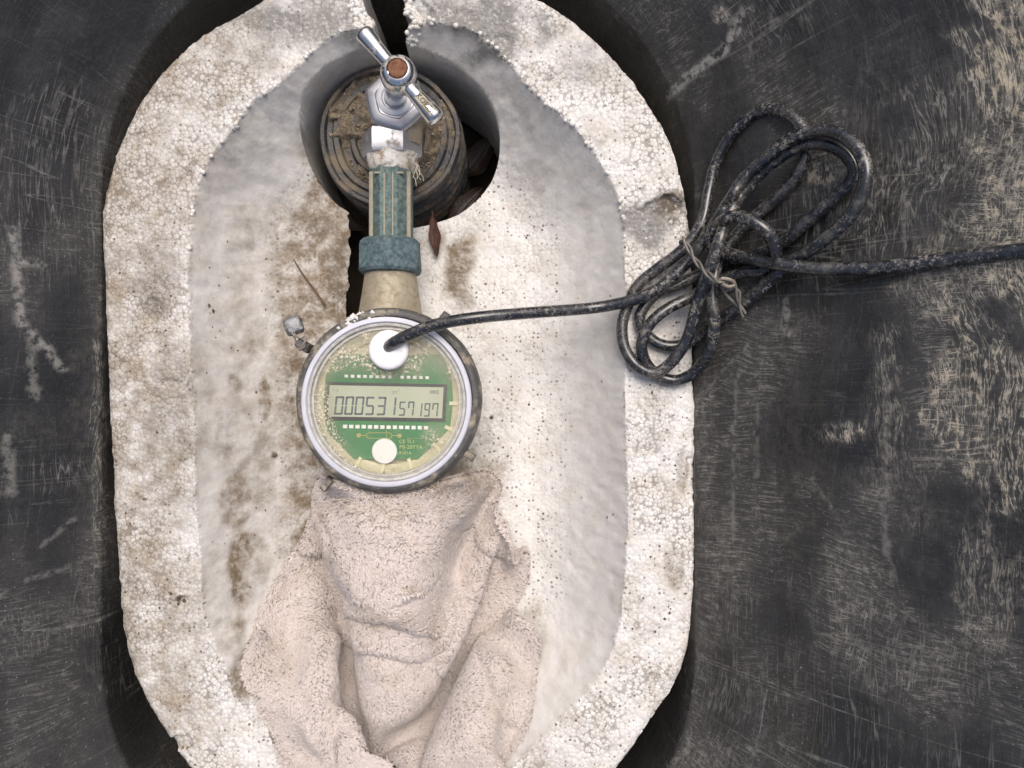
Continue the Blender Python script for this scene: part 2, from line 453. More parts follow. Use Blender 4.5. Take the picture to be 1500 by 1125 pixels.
MT = dict(
    foam=mat_foam(), box=mat_box(), cable=mat_cable(), towel=mat_towel(), soil=mat_soil(), glass=mat_glass(), clear=mat_clear_ring(),
    chrome=mat_simple('worn_chrome', (0.78, 0.79, 0.80), (0.66, 0.67, 0.69), 0.12, 1.0, dirt=(0.30, 0.24, 0.16), dirt_amt=0.75, dscale=200, bump=0.2, lo=0.52, hi=0.68),
    satin=mat_simple('satin_nickel', (0.56, 0.56, 0.58), (0.47, 0.47, 0.49), 0.46, 1.0, dirt=(0.30, 0.25, 0.18), dirt_amt=0.75, dscale=120, bump=0.15, lo=0.56, hi=0.70),
    brass=mat_simple('dusty_brass', (0.31, 0.27, 0.195), (0.40, 0.355, 0.265), 0.55, 0.25, dirt=(0.25, 0.20, 0.12), dirt_amt=0.7, dscale=260, bump=0.5, bscale=500, bdist=0.0006),
    verdigris=mat_simple('verdigris_bronze', (0.052, 0.092, 0.094), (0.150, 0.210, 0.20), 0.6, 0.2, 420, dirt=(0.33, 0.30, 0.22), dirt_amt=0.6, dscale=240, bump=0.7, bscale=600, bdist=0.0008, lo=0.52, hi=0.68),
    verdigris2=mat_simple('blue_green_bronze', (0.044, 0.080, 0.092), (0.140, 0.200, 0.215), 0.6, 0.2, 460, dirt=(0.30, 0.33, 0.33), dirt_amt=0.5, dscale=520, bump=0.7, bscale=600, bdist=0.0008, lo=0.54, hi=0.7),
    rib=mat_simple('dirty_raised_edge', (0.36, 0.32, 0.23), (0.27, 0.26, 0.20), 0.75, 0.0, 300, bump=0.5, bscale=600, bdist=0.0006),
    tape=mat_simple('thread_tape', (0.80, 0.79, 0.75), (0.62, 0.58, 0.50), 0.7, 0, 200, dirt=(0.30, 0.22, 0.13), dirt_amt=0.85, dscale=230, bump=0.8, bscale=350, bdist=0.001, lo=0.48, hi=0.62),
    rust=mat_simple('rusty_screw', (0.16, 0.065, 0.03), (0.26, 0.13, 0.075), 0.85, 0.1, 500, bump=0.9, bscale=500, bdist=0.0012),
    ringm=mat_simple('dusty_meter_ring', (0.060, 0.060, 0.060), (0.105, 0.102, 0.098), 0.55, 0.15, 90, dirt=(0.36, 0.315, 0.24), dirt_amt=0.9, dscale=130, bump=0.6, bscale=700, bdist=0.0006, lo=0.47, hi=0.68),
    white=mat_simple('white_plastic', (0.84, 0.84, 0.86), (0.78, 0.78, 0.80), 0.35, 0, 60, dirt=(0.33, 0.24, 0.15), dirt_amt=0.75, dscale=420, bump=0.05, lo=0.60, hi=0.70),
    purewhite=mat_simple('white_cap', (0.90, 0.90, 0.90), (0.87, 0.87, 0.86), 0.4, 0, 60, bump=0.02),
    gasket=mat_simple('lavender_white_gasket', (0.62, 0.63, 0.70), (0.54, 0.545, 0.60), 0.6, 0, 60, dirt=(0.50, 0.42, 0.30), dirt_amt=0.5, dscale=90, bump=0.05, lo=0.58, hi=0.72),
    pcb=mat_simple('green_circuit_board', (0.018, 0.165, 0.045), (0.03, 0.23, 0.07), 0.5, 0, 40, dirt=(0.25, 0.36, 0.18), dirt_amt=0.25, dscale=130, bump=0.05, lo=0.5, hi=0.7),
    potting=mat_simple('yellowed_resin', (0.62, 0.575, 0.36), (0.68, 0.65, 0.47), 0.35, 0, 60, dirt=(0.40, 0.36, 0.24), dirt_amt=0.4, dscale=160, bump=0.1),
    tick=mat_simple('pale_resin_tab', (0.80, 0.77, 0.52), (0.76, 0.72, 0.46), 0.4, 0, 60, bump=0.02),
    lcd=mat_simple('lcd_glass', (0.45, 0.49, 0.37), (0.50, 0.535, 0.42), 0.25, 0, 40, bump=0.0),
    lcdframe=mat_simple('lcd_frame', (0.012, 0.02, 0.028), (0.03, 0.035, 0.04), 0.4, 0, 200, dirt=(0.3, 0.3, 0.25), dirt_amt=0.4, dscale=300, bump=0.05, lo=0.58, hi=0.7),
    seg=mat_simple('lcd_segment', (0.085, 0.105, 0.125), (0.11, 0.13, 0.145), 0.4, 0, 60, bump=0.0),
    segfaint=mat_simple('lcd_faint_mark', (0.20, 0.215, 0.20), (0.22, 0.235, 0.21), 0.4, 0, 60, bump=0.0),
    trace=mat_simple('gold_trace', (0.50, 0.42, 0.12), (0.42, 0.42, 0.16), 0.4, 0.3, 60, bump=0.0),
    silk=mat_simple('silkscreen', (0.55, 0.60, 0.26), (0.50, 0.55, 0.24), 0.5, 0, 60, bump=0.0),
    lead=mat_simple('lead', (0.33, 0.34, 0.355), (0.22, 0.225, 0.23), 0.42, 0.7, 300, dirt=(0.34, 0.31, 0.26), dirt_amt=0.5, dscale=260, bump=0.8, bscale=380, bdist=0.0012),
    wire=mat_simple('dirty_wire', (0.38, 0.34, 0.28), (0.25, 0.22, 0.18), 0.6, 0.3, 500, bump=0.3),
    rubber=mat_simple('muddy_black_pipe', (0.018, 0.020, 0.024), (0.04, 0.040, 0.042), 0.40, 0, 100, dirt=(0.20, 0.16, 0.11), dirt_amt=0.85, dscale=70, bump=0.7, bscale=300, bdist=0.0012, lo=0.42, hi=0.66),
    mud=mat_simple('dry_mud', (0.125, 0.10, 0.07), (0.25, 0.20, 0.14), 0.92, 0, 300, dirt=(0.07, 0.055, 0.04), dirt_amt=0.8, dscale=350, bump=1.0, bscale=420, bdist=0.0016, lo=0.5, hi=0.6),
    grit=mat_simple('grit', (0.16, 0.13, 0.095), (0.32, 0.27, 0.20), 0.9, 0, 400, bump=0.6, bscale=900),
    bead=mat_simple('polystyrene_bead', (0.78, 0.775, 0.75), (0.70, 0.685, 0.65), 0.55, 0, 60, dirt=(0.42, 0.34, 0.24), dirt_amt=0.4, dscale=100, bump=0.2, spec=0.35),
    leaf=mat_simple('dead_leaf', (0.045, 0.018, 0.012), (0.10, 0.038, 0.022), 0.6, 0, 120, dirt=(0.03, 0.02, 0.015), dirt_amt=0.7, dscale=140, bump=0.6, bscale=300, bdist=0.001),
    darkleaf=mat_simple('wet_dark_leaf', (0.022, 0.014, 0.011), (0.06, 0.036, 0.026), 0.4, 0, 120, bump=0.6, bscale=260, bdist=0.0012),
    twig=mat_simple('dry_needle', (0.16, 0.09, 0.04), (0.10, 0.055, 0.03), 0.7, 0, 300, bump=0.2),
    thread=mat_simple('loose_thread', (0.62, 0.56, 0.46), (0.48, 0.42, 0.33), 0.9, 0, 300, bump=0.1),
    tie=mat_simple('twisted_tie', (0.13, 0.125, 0.118), (0.24, 0.22, 0.195), 0.6, 0.2, 200, bump=0.5, bscale=700),
    print=mat_simple('cable_print', (0.62, 0.63, 0.64), (0.5, 0.5, 0.5), 0.6, 0, 300, bump=0.0),
    speck=mat_simple('dark_crumb', (0.07, 0.055, 0.04), (0.14, 0.11, 0.075), 0.9, 0, 500, bump=0.3),
)

# ------------------------------------------------------------------ ground under everything
def build_ground():
    n = 60; L = 3000.0
    xs = np.sign(np.linspace(-1, 1, n)) * np.abs(np.linspace(-1, 1, n)) ** 2.2 * L
    X, Y = np.meshgrid(xs, xs)
    Z = -335 + fbm(X, Y, 60, 11) * 10
    I = np.arange(n * n).reshape(n, n)
    F = np.stack([I[:-1, :-1].ravel(), I[:-1, 1:].ravel(), I[1:, 1:].ravel(), I[1:, :-1].ravel()], 1)
    o = mesh_obj('ground', np.stack([X.ravel(), Y.ravel(), Z.ravel()], 1), F, MT['soil'])
    tag(o, kind='structure')
build_ground()

def blobs(px, py, L, seed):
    r = np.zeros_like(px); j = fbm(px, py, 40, seed) * 0.35
    for (cx, cy, rx, ry, s_) in L:
        k = np.sqrt(((px - cx) / rx) ** 2 + ((py - cy) / ry) ** 2) + j
        r = np.maximum(r, s_ * (1 - sstep(0.45, 1.25, k)))
    return r

# ------------------------------------------------------------------ black box
FL = 0.9      # flare of the wall above the foam rim
def build_box():
    root = thing('meter_box', 'scuffed black plastic meter box wall flaring up around the foam', 'meter box', (-170, 0, -330))
    x0, x1, y0, y1, R = -606.0, 271.0, -790.0, 668.0, 400.0
    base = []
    def arc(cx, cy, a0, a1, n):
        for i in range(n):
            a = a0 + (a1 - a0) * i / n; base.append((cx + R * math.cos(a), cy + R * math.sin(a), math.cos(a), math.sin(a)))
    def line(ax, ay, bx, by, nx, ny, n):
        for i in range(n):
            t = i / n; base.append((ax + (bx - ax) * t, ay + (by - ay) * t, nx, ny))
    h = math.pi / 2
    xm = 0.5 * (x0 + x1)
    line(xm, y0, x1 - R, y0, 0, -1, 4); arc(x1 - R, y0 + R, -h, 0, 200)
    line(x1, y0 + R, x1, y1 - R, 1, 0, 220); arc(x1 - R, y1 - R, 0, h, 200)
    line(x1 - R, y1, x0 + R, y1, 0, 1, 6); arc(x0 + R, y1 - R, h, 2 * h, 120)
    line(x0, y1 - R, x0, y0 + R, -1, 0, 180); arc(x0 + R, y0 + R, 2 * h, 3 * h, 120)
    line(x0 + R, y0, xm, y0, 0, -1, 4)
    B = np.array(base); n = len(B)
    seg = np.hypot(*(np.roll(B[:, :2], -1, 0) - B[:, :2]).T); s = np.concatenate([[0], np.cumsum(seg)[:-1]])
    zs = list(np.linspace(-330, -40, 12)) + list(np.linspace(-20, 430, 130))
    V = []; up = []; al = []
    acc = 0; pz = zs[0]; po = None
    for z in zs:
        off = 0.10 * z if z < 0 else FL * z + 6 * math.exp(-((z - 90) / 12) ** 2) * 0.4 - 5 * math.exp(-((z - 150) / 16) ** 2) * 0.5
        if z < 0: off -= 2
        if po is not None: acc += math.hypot(z - pz, off - po)
        pz, po = z, off
        wob = fbm(s, np.full(n, z * 1.2), 160, 21) * 4 * (0.3 + max(z, 0) / 150) + fbm(s, np.full(n, z), 45, 25) * 1.6
        if z < 25: wob = wob * max(0.15, min(1, (z + 20) / 45))
        r = off + wob
        V.append(np.stack([B[:, 0] + B[:, 2] * r, B[:, 1] + B[:, 3] * r, np.full(n, z)], 1))
        up.append(np.full(n, acc * S)); al.append(s * S)
    m = len(zs)
    # outer skin and rolled rim give the wall thickness
    V.append(V[-1] + np.stack([B[:, 2] * 10, B[:, 3] * 10, np.full(n, 6.0)], 1)); V.append(V[-2] + np.stack([B[:, 2] * 24, B[:, 3] * 24, np.full(n, -6.0)], 1))
    V.append(V[0] + np.stack([B[:, 2] * 14, B[:, 3] * 14, np.zeros(n)], 1))
    for k in range(3): up.append(np.full(n, (acc + 10 * k) * S)); al.append(s * S)
    m += 3
    VA = np.concatenate(V); UA = np.concatenate(up) / S; SA = np.tile(s, m)
    kk = D / np.maximum(D - VA[:, 2], 50); px = 750 + VA[:, 0] * kk; py = 562.5 - VA[:, 1] * kk
    du = 0.10 + 0.10 * fbm(SA, UA, 150, 35)
    du = np.maximum(du, blobs(px, py, [(1470, 60, 90, 160, .95), (1480, 300, 75, 220, .8), (1400, 420, 110, 120, .55), (1420, 560, 80, 170, .75), (1400, 170, 110, 120, .5), (1480, 640, 60, 160, .7), (1300, 250, 130, 180, .38), (1330, 680, 90, 130, .42),
        (1240, 636, 40, 24, .7), (1240, 870, 60, 120, .4), (1450, 860, 80, 150, .5), (1380, 1000, 120, 120, .35), (1140, 640, 90, 200, .25), (1300, 600, 30, 160, .5), (1200, 255, 30, 16, .95), (1055, 20, 20, 22, .9), (130, 700, 40, 260, .3), (145, 640, 16, 300, .55), (1035, 700, 20, 200, .4), (1060, 860, 40, 160, .35), (60, 640, 60, 60, .3)], 161))
    pta = np.clip(0.5 + 0.55 * fbm(SA * 0.7, UA, 90, 171), 0, 1); ptb = np.clip(0.5 + 0.55 * fbm(SA, UA * 0.6, 110, 181), 0, 1)
    scar = np.zeros(len(VA)); jx = fbm(px, py, 18, 191) * 4
    for L, wd, st in (([(1094, 14), (1062, 70), (1005, 116), (985, 140)], 9, 1.0), ([(1092, 8), (1068, 34)], 5, 0.7), ([(18, 340), (26, 400), (30, 470), (60, 505), (92, 538)], 8, .9), ([(24, 382), (62, 386)], 7, .9), ([(45, 500), (50, 580)], 9, .6), ([(1150, 440), (1152, 490)], 6, .8), ([(1080, 540), (1072, 640), (1076, 800)], 3, .5), ([(1110, 560), (1106, 760)], 3, .35), ([(10, 640), (16, 720)], 10, .5), ([(1300, 560), (1296, 720), (1302, 850)], 5, .5), ([(980, 630), (1096, 505)], 2.5, .5), ([(1190, 700), (1230, 760)], 3, .4), ([(60, 800), (110, 760)], 4, .4), ([(40, 850), (100, 830)], 5, .4)):
        for (ax_, ay_), (bx_, by_) in zip(L[:-1], L[1:]):
            dx, dy = bx_ - ax_, by_ - ay_; t = np.clip(((px - ax_) * dx + (py - ay_) * dy) / (dx * dx + dy * dy), 0, 1)
            dd = np.hypot(px - ax_ - t * dx + jx, py - ay_ - t * dy)
            scar = np.maximum(scar, st * (1 - sstep(wd * 0.4, wd * 1.3, dd)))
    I = np.arange(n * m).reshape(m, n); J = np.roll(I, -1, 1)
    F = np.stack([I[:-1].ravel(), I[1:].ravel(), J[1:].ravel(), J[:-1].ravel()], 1)
    mesh_obj('wall', np.concatenate(V), F, MT['box'], root, angle=None,
             attrs={'up': np.concatenate(up), 'along': np.concatenate(al), 'dust': np.clip(du * 0.88, 0, 1), 'patch_a': pta, 'patch_b': ptb, 'scar': scar})
build_box()
def wall_z(px):
    """height of the flaring right wall where the pixel column px meets it"""
    u = px - 750.0
    return np.maximum(0.0, (u - 271.0) / (FL + u / D))

# ------------------------------------------------------------------ foam liner: two halves
P0 = lambda pts: [tuple(W(x, y)[:2]) for x, y in pts]
OUT = spline(P0([(585, -48), (680, -38), (795, 2), (870, 57), (930, 122), (975, 200), (996, 262), (1008, 330), (1013, 400), (1017, 640), (1018, 800), (1014, 900), (1004, 960), (982, 1010), (945, 1065), (900, 1130), (800, 1215), (640, 1290), (480, 1280), (350, 1205), (275, 1125), (232, 1060), (200, 1000), (182, 930), (170, 800), (160, 600), (153, 450), (149, 350), (153, 290), (170, 225), (212, 138), (282, 62), (340, 25), (400, -8), (490, -38)]), 20, True)
INN = spline(P0([(560, 36), (610, 32), (667, 36), (707, 53), (741, 85), (767, 121), (796, 147), (843, 188), (869, 223), (893, 258), (908, 295), (915, 350), (917, 500), (918, 640), (918, 800), (911, 890), (894, 962), (850, 1022), (796, 1078), (725, 1140), (580, 1195), (465, 1165), (385, 1055), (358, 1022), (326, 971), (301, 903), (292, 798), (286, 671), (280, 520), (275, 400), (283, 300), (303, 240), (337, 196), (370, 149), (401, 127), (442, 90), (470, 63), (504, 46)]), 18, True)
DEPTH = 122.0
HC, HR = (-174.0, 383.0), (155.0, 128.0)
LE = spline([(-800, 560), (-470, 558), (-300, 500), (50, 483), (215, 482), (250, 483), (300, 488), (440, 500), (465, 524), (492, 535), (528, 547), (541, 538), (562, 528), (640, 524)], 6)
RE = spline([(-800, 556), (-470, 556), (-300, 570), (50, 585), (215, 590), (300, 590), (470, 592), (490, 588), (522, 592), (536, 603), (543, 591), (562, 588), (640, 586)], 6)
def edge_x(tab, y):
    return np.interp(y, tab[:, 0], tab[:, 1]) - 750.0
def sd_hole(X, Y):
    k = np.hypot((X - HC[0]) / HR[0], (Y - HC[1]) / HR[1])
    return (1 - k) * 140.0 + fbm(X, Y, 40, 41) * 2.0 * (Y < 330)
def inner_sd(X, Y):
    return sdf(INN, X, Y) + fbm(X, Y, 14, 43, 2) * 1.3 + fbm(X, Y, 90, 44, 2) * 1.5
def foam_z(X, Y):
    d = -inner_sd(X, Y)
    t = np.clip(d / 135.0, 0, 1)
    cav = -DEPTH * (1 - (1 - t) ** 1.8) + fbm(X, Y, 120, 45) * 3.0 * t + fbm(X, Y, 14, 47, 2) * 0.7
    do = -sdf(OUT, X, Y)
    rim = fbm(X, Y, 70, 46) * 2.2 + fbm(X, Y, 9, 48, 2) * 0.9 - 5.0 * np.exp(-np.maximum(do, 0) / 4.0)
    # chunks broken out of the rim
    for (cx, cy, rx, ry, dep) in ((975, 305, 34, 20, 9), (940, 335, 34, 34, 3), (722, 70, 40, 26, 3), (525, 20, 24, 26, 6), (610, 18, 26, 24, 6), (262, 1090, 18, 10, 8), (1012, 700, 10, 40, 6), (268, 880, 8, 8, 8), (225, 455, 14, 20, 5), (252, 560, 16, 8, 3)):
        wx, wy = W(cx, cy)[:2]
        k = ((X - wx) / rx) ** 2 + ((Y - wy) / ry) ** 2 + fbm(X, Y, 18, 49) * 0.5
        rim -= dep * (1 - sstep(0.5, 1.1, k))
    return np.where(d > 0, cav, rim)

STAIN = [(488, 400, 30, 72, 1.0), (505, 420, 14, 60, 0.8), (455, 300, 55, 50, .55), (672, 395, 26, 72, .95), (640, 350, 25, 30, .6), (345, 745, 28, 55, .75), (352, 850, 20, 90, .95), (340, 800, 34, 130, .35), (362, 985, 24, 40, .95),
         (330, 900, 20, 60, .5), (420, 560, 45, 70, .5), (345, 600, 20, 40, .4), (365, 350, 10, 40, .5), (450, 215, 20, 60, .6), (400, 640, 60, 60, .45), (770, 925, 34, 60, .40), (740, 830, 50, 90, .25), (700, 690, 55, 60, .5), (660, 700, 60, 50, .6),
         (780, 262, 34, 34, .34), (700, 170, 60, 30, .18), (720, 130, 40, 30, .2), (640, 100, 40, 16, .4), (560, 60, 30, 20, .3), (890, 420, 40, 60, .12), (990, 832, 16, 36, .55), (975, 735, 26, 30, .35), (955, 640, 30, 26, .25), (990, 400, 24, 24, .3),
         (200, 400, 48, 80, .45), (190, 560, 45, 120, .55), (225, 700, 50, 60, .55), (200, 810, 40, 90, .6), (240, 900, 40, 50, .35), (300, 330, 30, 60, .3), (185, 330, 30, 40, .5), (420, 760, 60, 60, .25), (430, 470, 70, 90, .35), (300, 500, 60, 300, .22),
         (400, 92, 30, 26, .3), (330, 80, 50, 30, .3), (880, 110, 40, 20, .22), (1000, 690, 12, 50, .5), (945, 920, 30, 20, .3), (340, 45, 50, 24, .3), (720, 920, 40, 40, .7), (300, 1080, 50, 30, .3), (800, 1110, 60, 40, .3), (380, 690, 50, 90, .55), (335, 660, 20, 40, .6), (372, 820, 26, 60, .6), (345, 560, 14, 26, .8), (388, 590, 10, 40, .9), (360, 510, 40, 16, .6), (430, 620, 40, 30, .55), (505, 360, 26, 40, 1.0), (420, 330, 60, 40, .45), (320, 640, 10, 60, .5)]
GREY = [(420, 36, 110, 46, .55), (700, 26, 120, 40, .75), (860, 100, 60, 40, .35), (250, 640, 40, 120, .3), (965, 560, 30, 60, .2), (230, 400, 40, 60, .35), (943, 330, 36, 36, 1.0), (735, 58, 52, 46, .9), (690, 25, 70, 30, .5), (410, 30, 80, 34, .65), (470, 25, 60, 40, .6), (250, 560, 30, 60, .3), (380, 80, 40, 30, .3), (860, 78, 26, 20, .35)]
MUD = [(982, 302, 26, 20, 1.0), (985, 322, 10, 20, .8), (238, 455, 14, 16, .4), (262, 878, 7, 6, 1.0), (500, 395, 22, 60, .45), (470, 330, 30, 26, .4), (672, 420, 20, 40, .35), (402, 667, 6, 6, 1.0), (720, 612, 4, 6, 1.0), (275, 820, 4, 5, .9)]
def build_foam(side, label):
    lft = side < 0
    root = thing('foam_liner', label, 'foam liner', (-390 if lft else 60, 0, -300), 'foam halves lining the box')
    def sd(X, Y):
        jag = fbm(X * 0 + 5, Y, 22, 51 + side, 3) * 4 + fbm(X, Y, 8, 55 + side, 2) * 2.0
        e = (X - edge_x(LE, Y) + jag) if lft else (edge_x(RE, Y) + jag - X)
        o = sdf(OUT, X, Y) + fbm(X, Y, 60, 57, 3) * 1.6 + fbm(X, Y, 10, 58, 2) * 0.9
        return np.maximum(np.maximum(o, e), sd_hole(X, Y))
    und = lambda B_: -130.0 * ((np.abs(B_[:, 0] - edge_x(LE, B_[:, 1])) < 14) & (B_[:, 1] < 290) & (B_[:, 1] > -600))
    if lft: V, F = field(-612, -190, -790, 620, 2.6, sd, foam_z, (inner_sd,), -300, und)
    else: V, F = field(-175, 276, -790, 620, 2.6, sd, foam_z, (inner_sd,), -300)
    k = D / (D - V[:, 2]); px = 750 + V[:, 0] * k; py = 562.5 - V[:, 1] * k
    d = -inner_sd(V[:, 0], V[:, 1])
    floor = sstep(50, 120, d)
    skin = sstep(0, 3, d) * (1 - 0.42 * floor)
    below = V[:, 2] < foam_z(V[:, 0], V[:, 1]) - 12
    skin = np.where(below, 0.95, skin)
    st = blobs(px, py, STAIN, 61)
    st = np.maximum(st, floor * (0.80 * (1 - sstep(470, 640, px)) + 0.07))
    st = np.maximum(st, (0.58 - 0.46 * sstep(180, 420, px + fbm(px, py, 70, 67) * 60)) * (1 - floor))
    st = np.maximum(st, 0.55 * sstep(8, 60, d) * (1 - sstep(330, 430, px)) * (py > 300))
    st = np.where(below, 0.25, st)
    o = mesh_obj('shell', V, F, MT['foam'], root, angle=55,
                 attrs={'skin': skin, 'stain': st, 'grey': np.clip(blobs(px, py, GREY, 63) * 1.5, 0, 1), 'mud': blobs(px, py, MUD, 65)})
    # loose round beads standing along the broken edge and the cavity lip
    pts = []
    rr = random.Random(5 + side)
    for _ in range(120):
        y = rr.uniform(505, 612); x = float(edge_x(LE if lft else RE, y)) + (-1 if lft else 1) * abs(rr.gauss(0, 9)) + (-2 if lft else 2)
        pts.append((x, y))
    for _ in range(150):
        i = rr.randrange(len(INN)); x, y = INN[i]; nx, ny = INN[(i + 1) % len(INN)]; t = rr.random()
        x, y = x + (nx - x) * t, y + (ny - y) * t
        if y > 200:
            if (lft and x < edge_x(LE, y) - 4) or (not lft and x > edge_x(RE, y) + 4): pts.append((x + rr.uniform(-2, 2), y + rr.uniform(-2, 4)))
    P = np.array(pts); ins = sd(P[:, 0], P[:, 1]) < -1
    P = P[ins]; Z = np.maximum(foam_z(P[:, 0], P[:, 1]), -30)
    mb = MB()
    t_ = (1 + 5 ** 0.5) / 2
    IV = [Vector(v).normalized() for v in ((-1, t_, 0), (1, t_, 0), (-1, -t_, 0), (1, -t_, 0), (0, -1, t_), (0, 1, t_), (0, -1, -t_), (0, 1, -t_), (t_, 0, -1), (t_, 0, 1), (-t_, 0, -1), (-t_, 0, 1))]
    IF = [(0, 11, 5), (0, 5, 1), (0, 1, 7), (0, 7, 10), (0, 10, 11), (1, 5, 9), (5, 11, 4), (11, 10, 2), (10, 7, 6), (7, 1, 8), (3, 9, 4), (3, 4, 2), (3, 2, 6), (3, 6, 8), (3, 8, 9), (4, 9, 5), (2, 4, 11), (6, 2, 10), (8, 6, 7), (9, 8, 1)]
    for (x, y), z in zip(P, Z):
        r = rr.uniform(3.2, 4.8)
        mb.add([Vector((x, y, z + r * 0.05)) + v * r for v in IV], IF)
    b = mb.build('bead', MT['bead'], root, angle=None); tag(b, kind='stuff')
build_foam(-1, 'left half of the white foam liner, stained brown, dark slot along its broken edge')
build_foam(1, 'right half of the white foam liner, cleaner, with the cable bundle over its rim')

# ------------------------------------------------------------------ corrugated pipe end under the valve
def build_pipe():
    zt = -85.0
    c = W(570, 199, zt); R = 104 * (D - zt) / D
    root = thing('corrugated_pipe', 'muddy black ribbed pipe end standing in the hole under the tap', 'pipe', (c.x, c.y, -330))
    mb = MB()
    prof = [(R * 0.30, zt - 10), (R * 0.48, zt - 10), (R * 0.50, zt - 5), (R * 0.56, zt - 4), (R * 0.60, zt - 13), (R * 0.70, zt - 13), (R * 0.73, zt - 4), (R * 0.80, zt - 3), (R * 0.83, zt - 9), (R * 0.90, zt - 8), (R * 0.93, zt - 1), (R * 0.98, zt - 1), (R, zt - 6)]
    z = zt - 6
    while z > -300:
        prof += [(R * 1.0, z - 8), (R * 0.97, z - 13), (R * 0.92, z - 17), (R * 0.92, z - 24), (R * 0.98, z - 28), (R * 1.02, z - 31)]; z -= 34
    mb.lathe((c.x, c.y, 0), (0, 0, 1), prof, 96, cap0=True, cap1=True, rmod=lambda a, h: 1 + 0.012 * math.sin(3 * a + 1) + 0.006 * math.sin(7 * a))
    mb.build('ribbed_body', MT['rubber'], root, angle=50)
    # mud lying on the top
    def sd(X, Y):
        return np.hypot(X - c.x, Y - c.y) - R * np.where(Y > c.y - 8, 0.94, 0.80) + fbm(X, Y, 40, 71) * 16
    def zf(X, Y):
        r = np.hypot(X - c.x, Y - c.y)
        return zt - 9 + fbm(X, Y, 30, 72) * 9 + fbm(X, Y, 10, 74, 3) * 3.4 + np.where((Y > c.y), 2.5, -2.5) - 8 * sstep(R * 0.6, R * 0.95, r) + 2
    V, F = field(c.x - R, c.x + R, c.y - R, c.y + R, 2.4, sd, zf)
    mesh_obj('mud_cake', V, F, MT['mud'], root, angle=None)
    # grit crumbs on the mud
    mb = MB(); rr = random.Random(3)
    for _ in range(650):
        a = rr.uniform(0, 2 * math.pi); r = R * math.sqrt(rr.random()) * 0.95
        x, y = c.x + r * math.cos(a), c.y + r * math.sin(a)
        z = float(zf(np.array([x]), np.array([y]))[0]); z = max(z, zt - 12)
        q = rr.choice((1.0, 1.3, 1.7, 2.2, 3.4)) * rr.uniform(0.7, 1.2)
        vv = [Vector((x, y, z)) + Vector((sx * q * rr.uniform(.6, 1.3), sy * q * rr.uniform(.6, 1.3), sz * q * rr.uniform(.5, 1))) for sx, sy, sz in ((1, 0, 0), (-1, 0, 0), (0, 1, 0), (0, -1, 0), (0, 0, 1), (0, 0, -1))]
        mb.add(vv, [(0, 2, 4), (2, 1, 4), (1, 3, 4), (3, 0, 4), (2, 0, 5), (1, 2, 5), (3, 1, 5), (0, 3, 5)])
    tag(mb.build('grit', MT['grit'], root, angle=None), kind='stuff')
build_pipe()

# ------------------------------------------------------------------ text helper
def text_mesh(body, size, depth=0.0):
    cu = bpy.data.curves.new('t', 'FONT'); cu.body = body; cu.size = size; cu.extrude = depth
    cu.align_x = 'CENTER'; cu.align_y = 'CENTER'; cu.resolution_u = 2
    o = bpy.data.objects.new('t', cu); col.objects.link(o)
    dg = bpy.context.evaluated_depsgraph_get(); me = bpy.data.meshes.new_from_object(o.evaluated_get(dg))
    V = [v.co.copy() for v in me.vertices]; F = [tuple(p.vertices) for p in me.polygons]
    bpy.data.objects.remove(o); bpy.data.curves.remove(cu); bpy.data.meshes.remove(me)
    return V, F

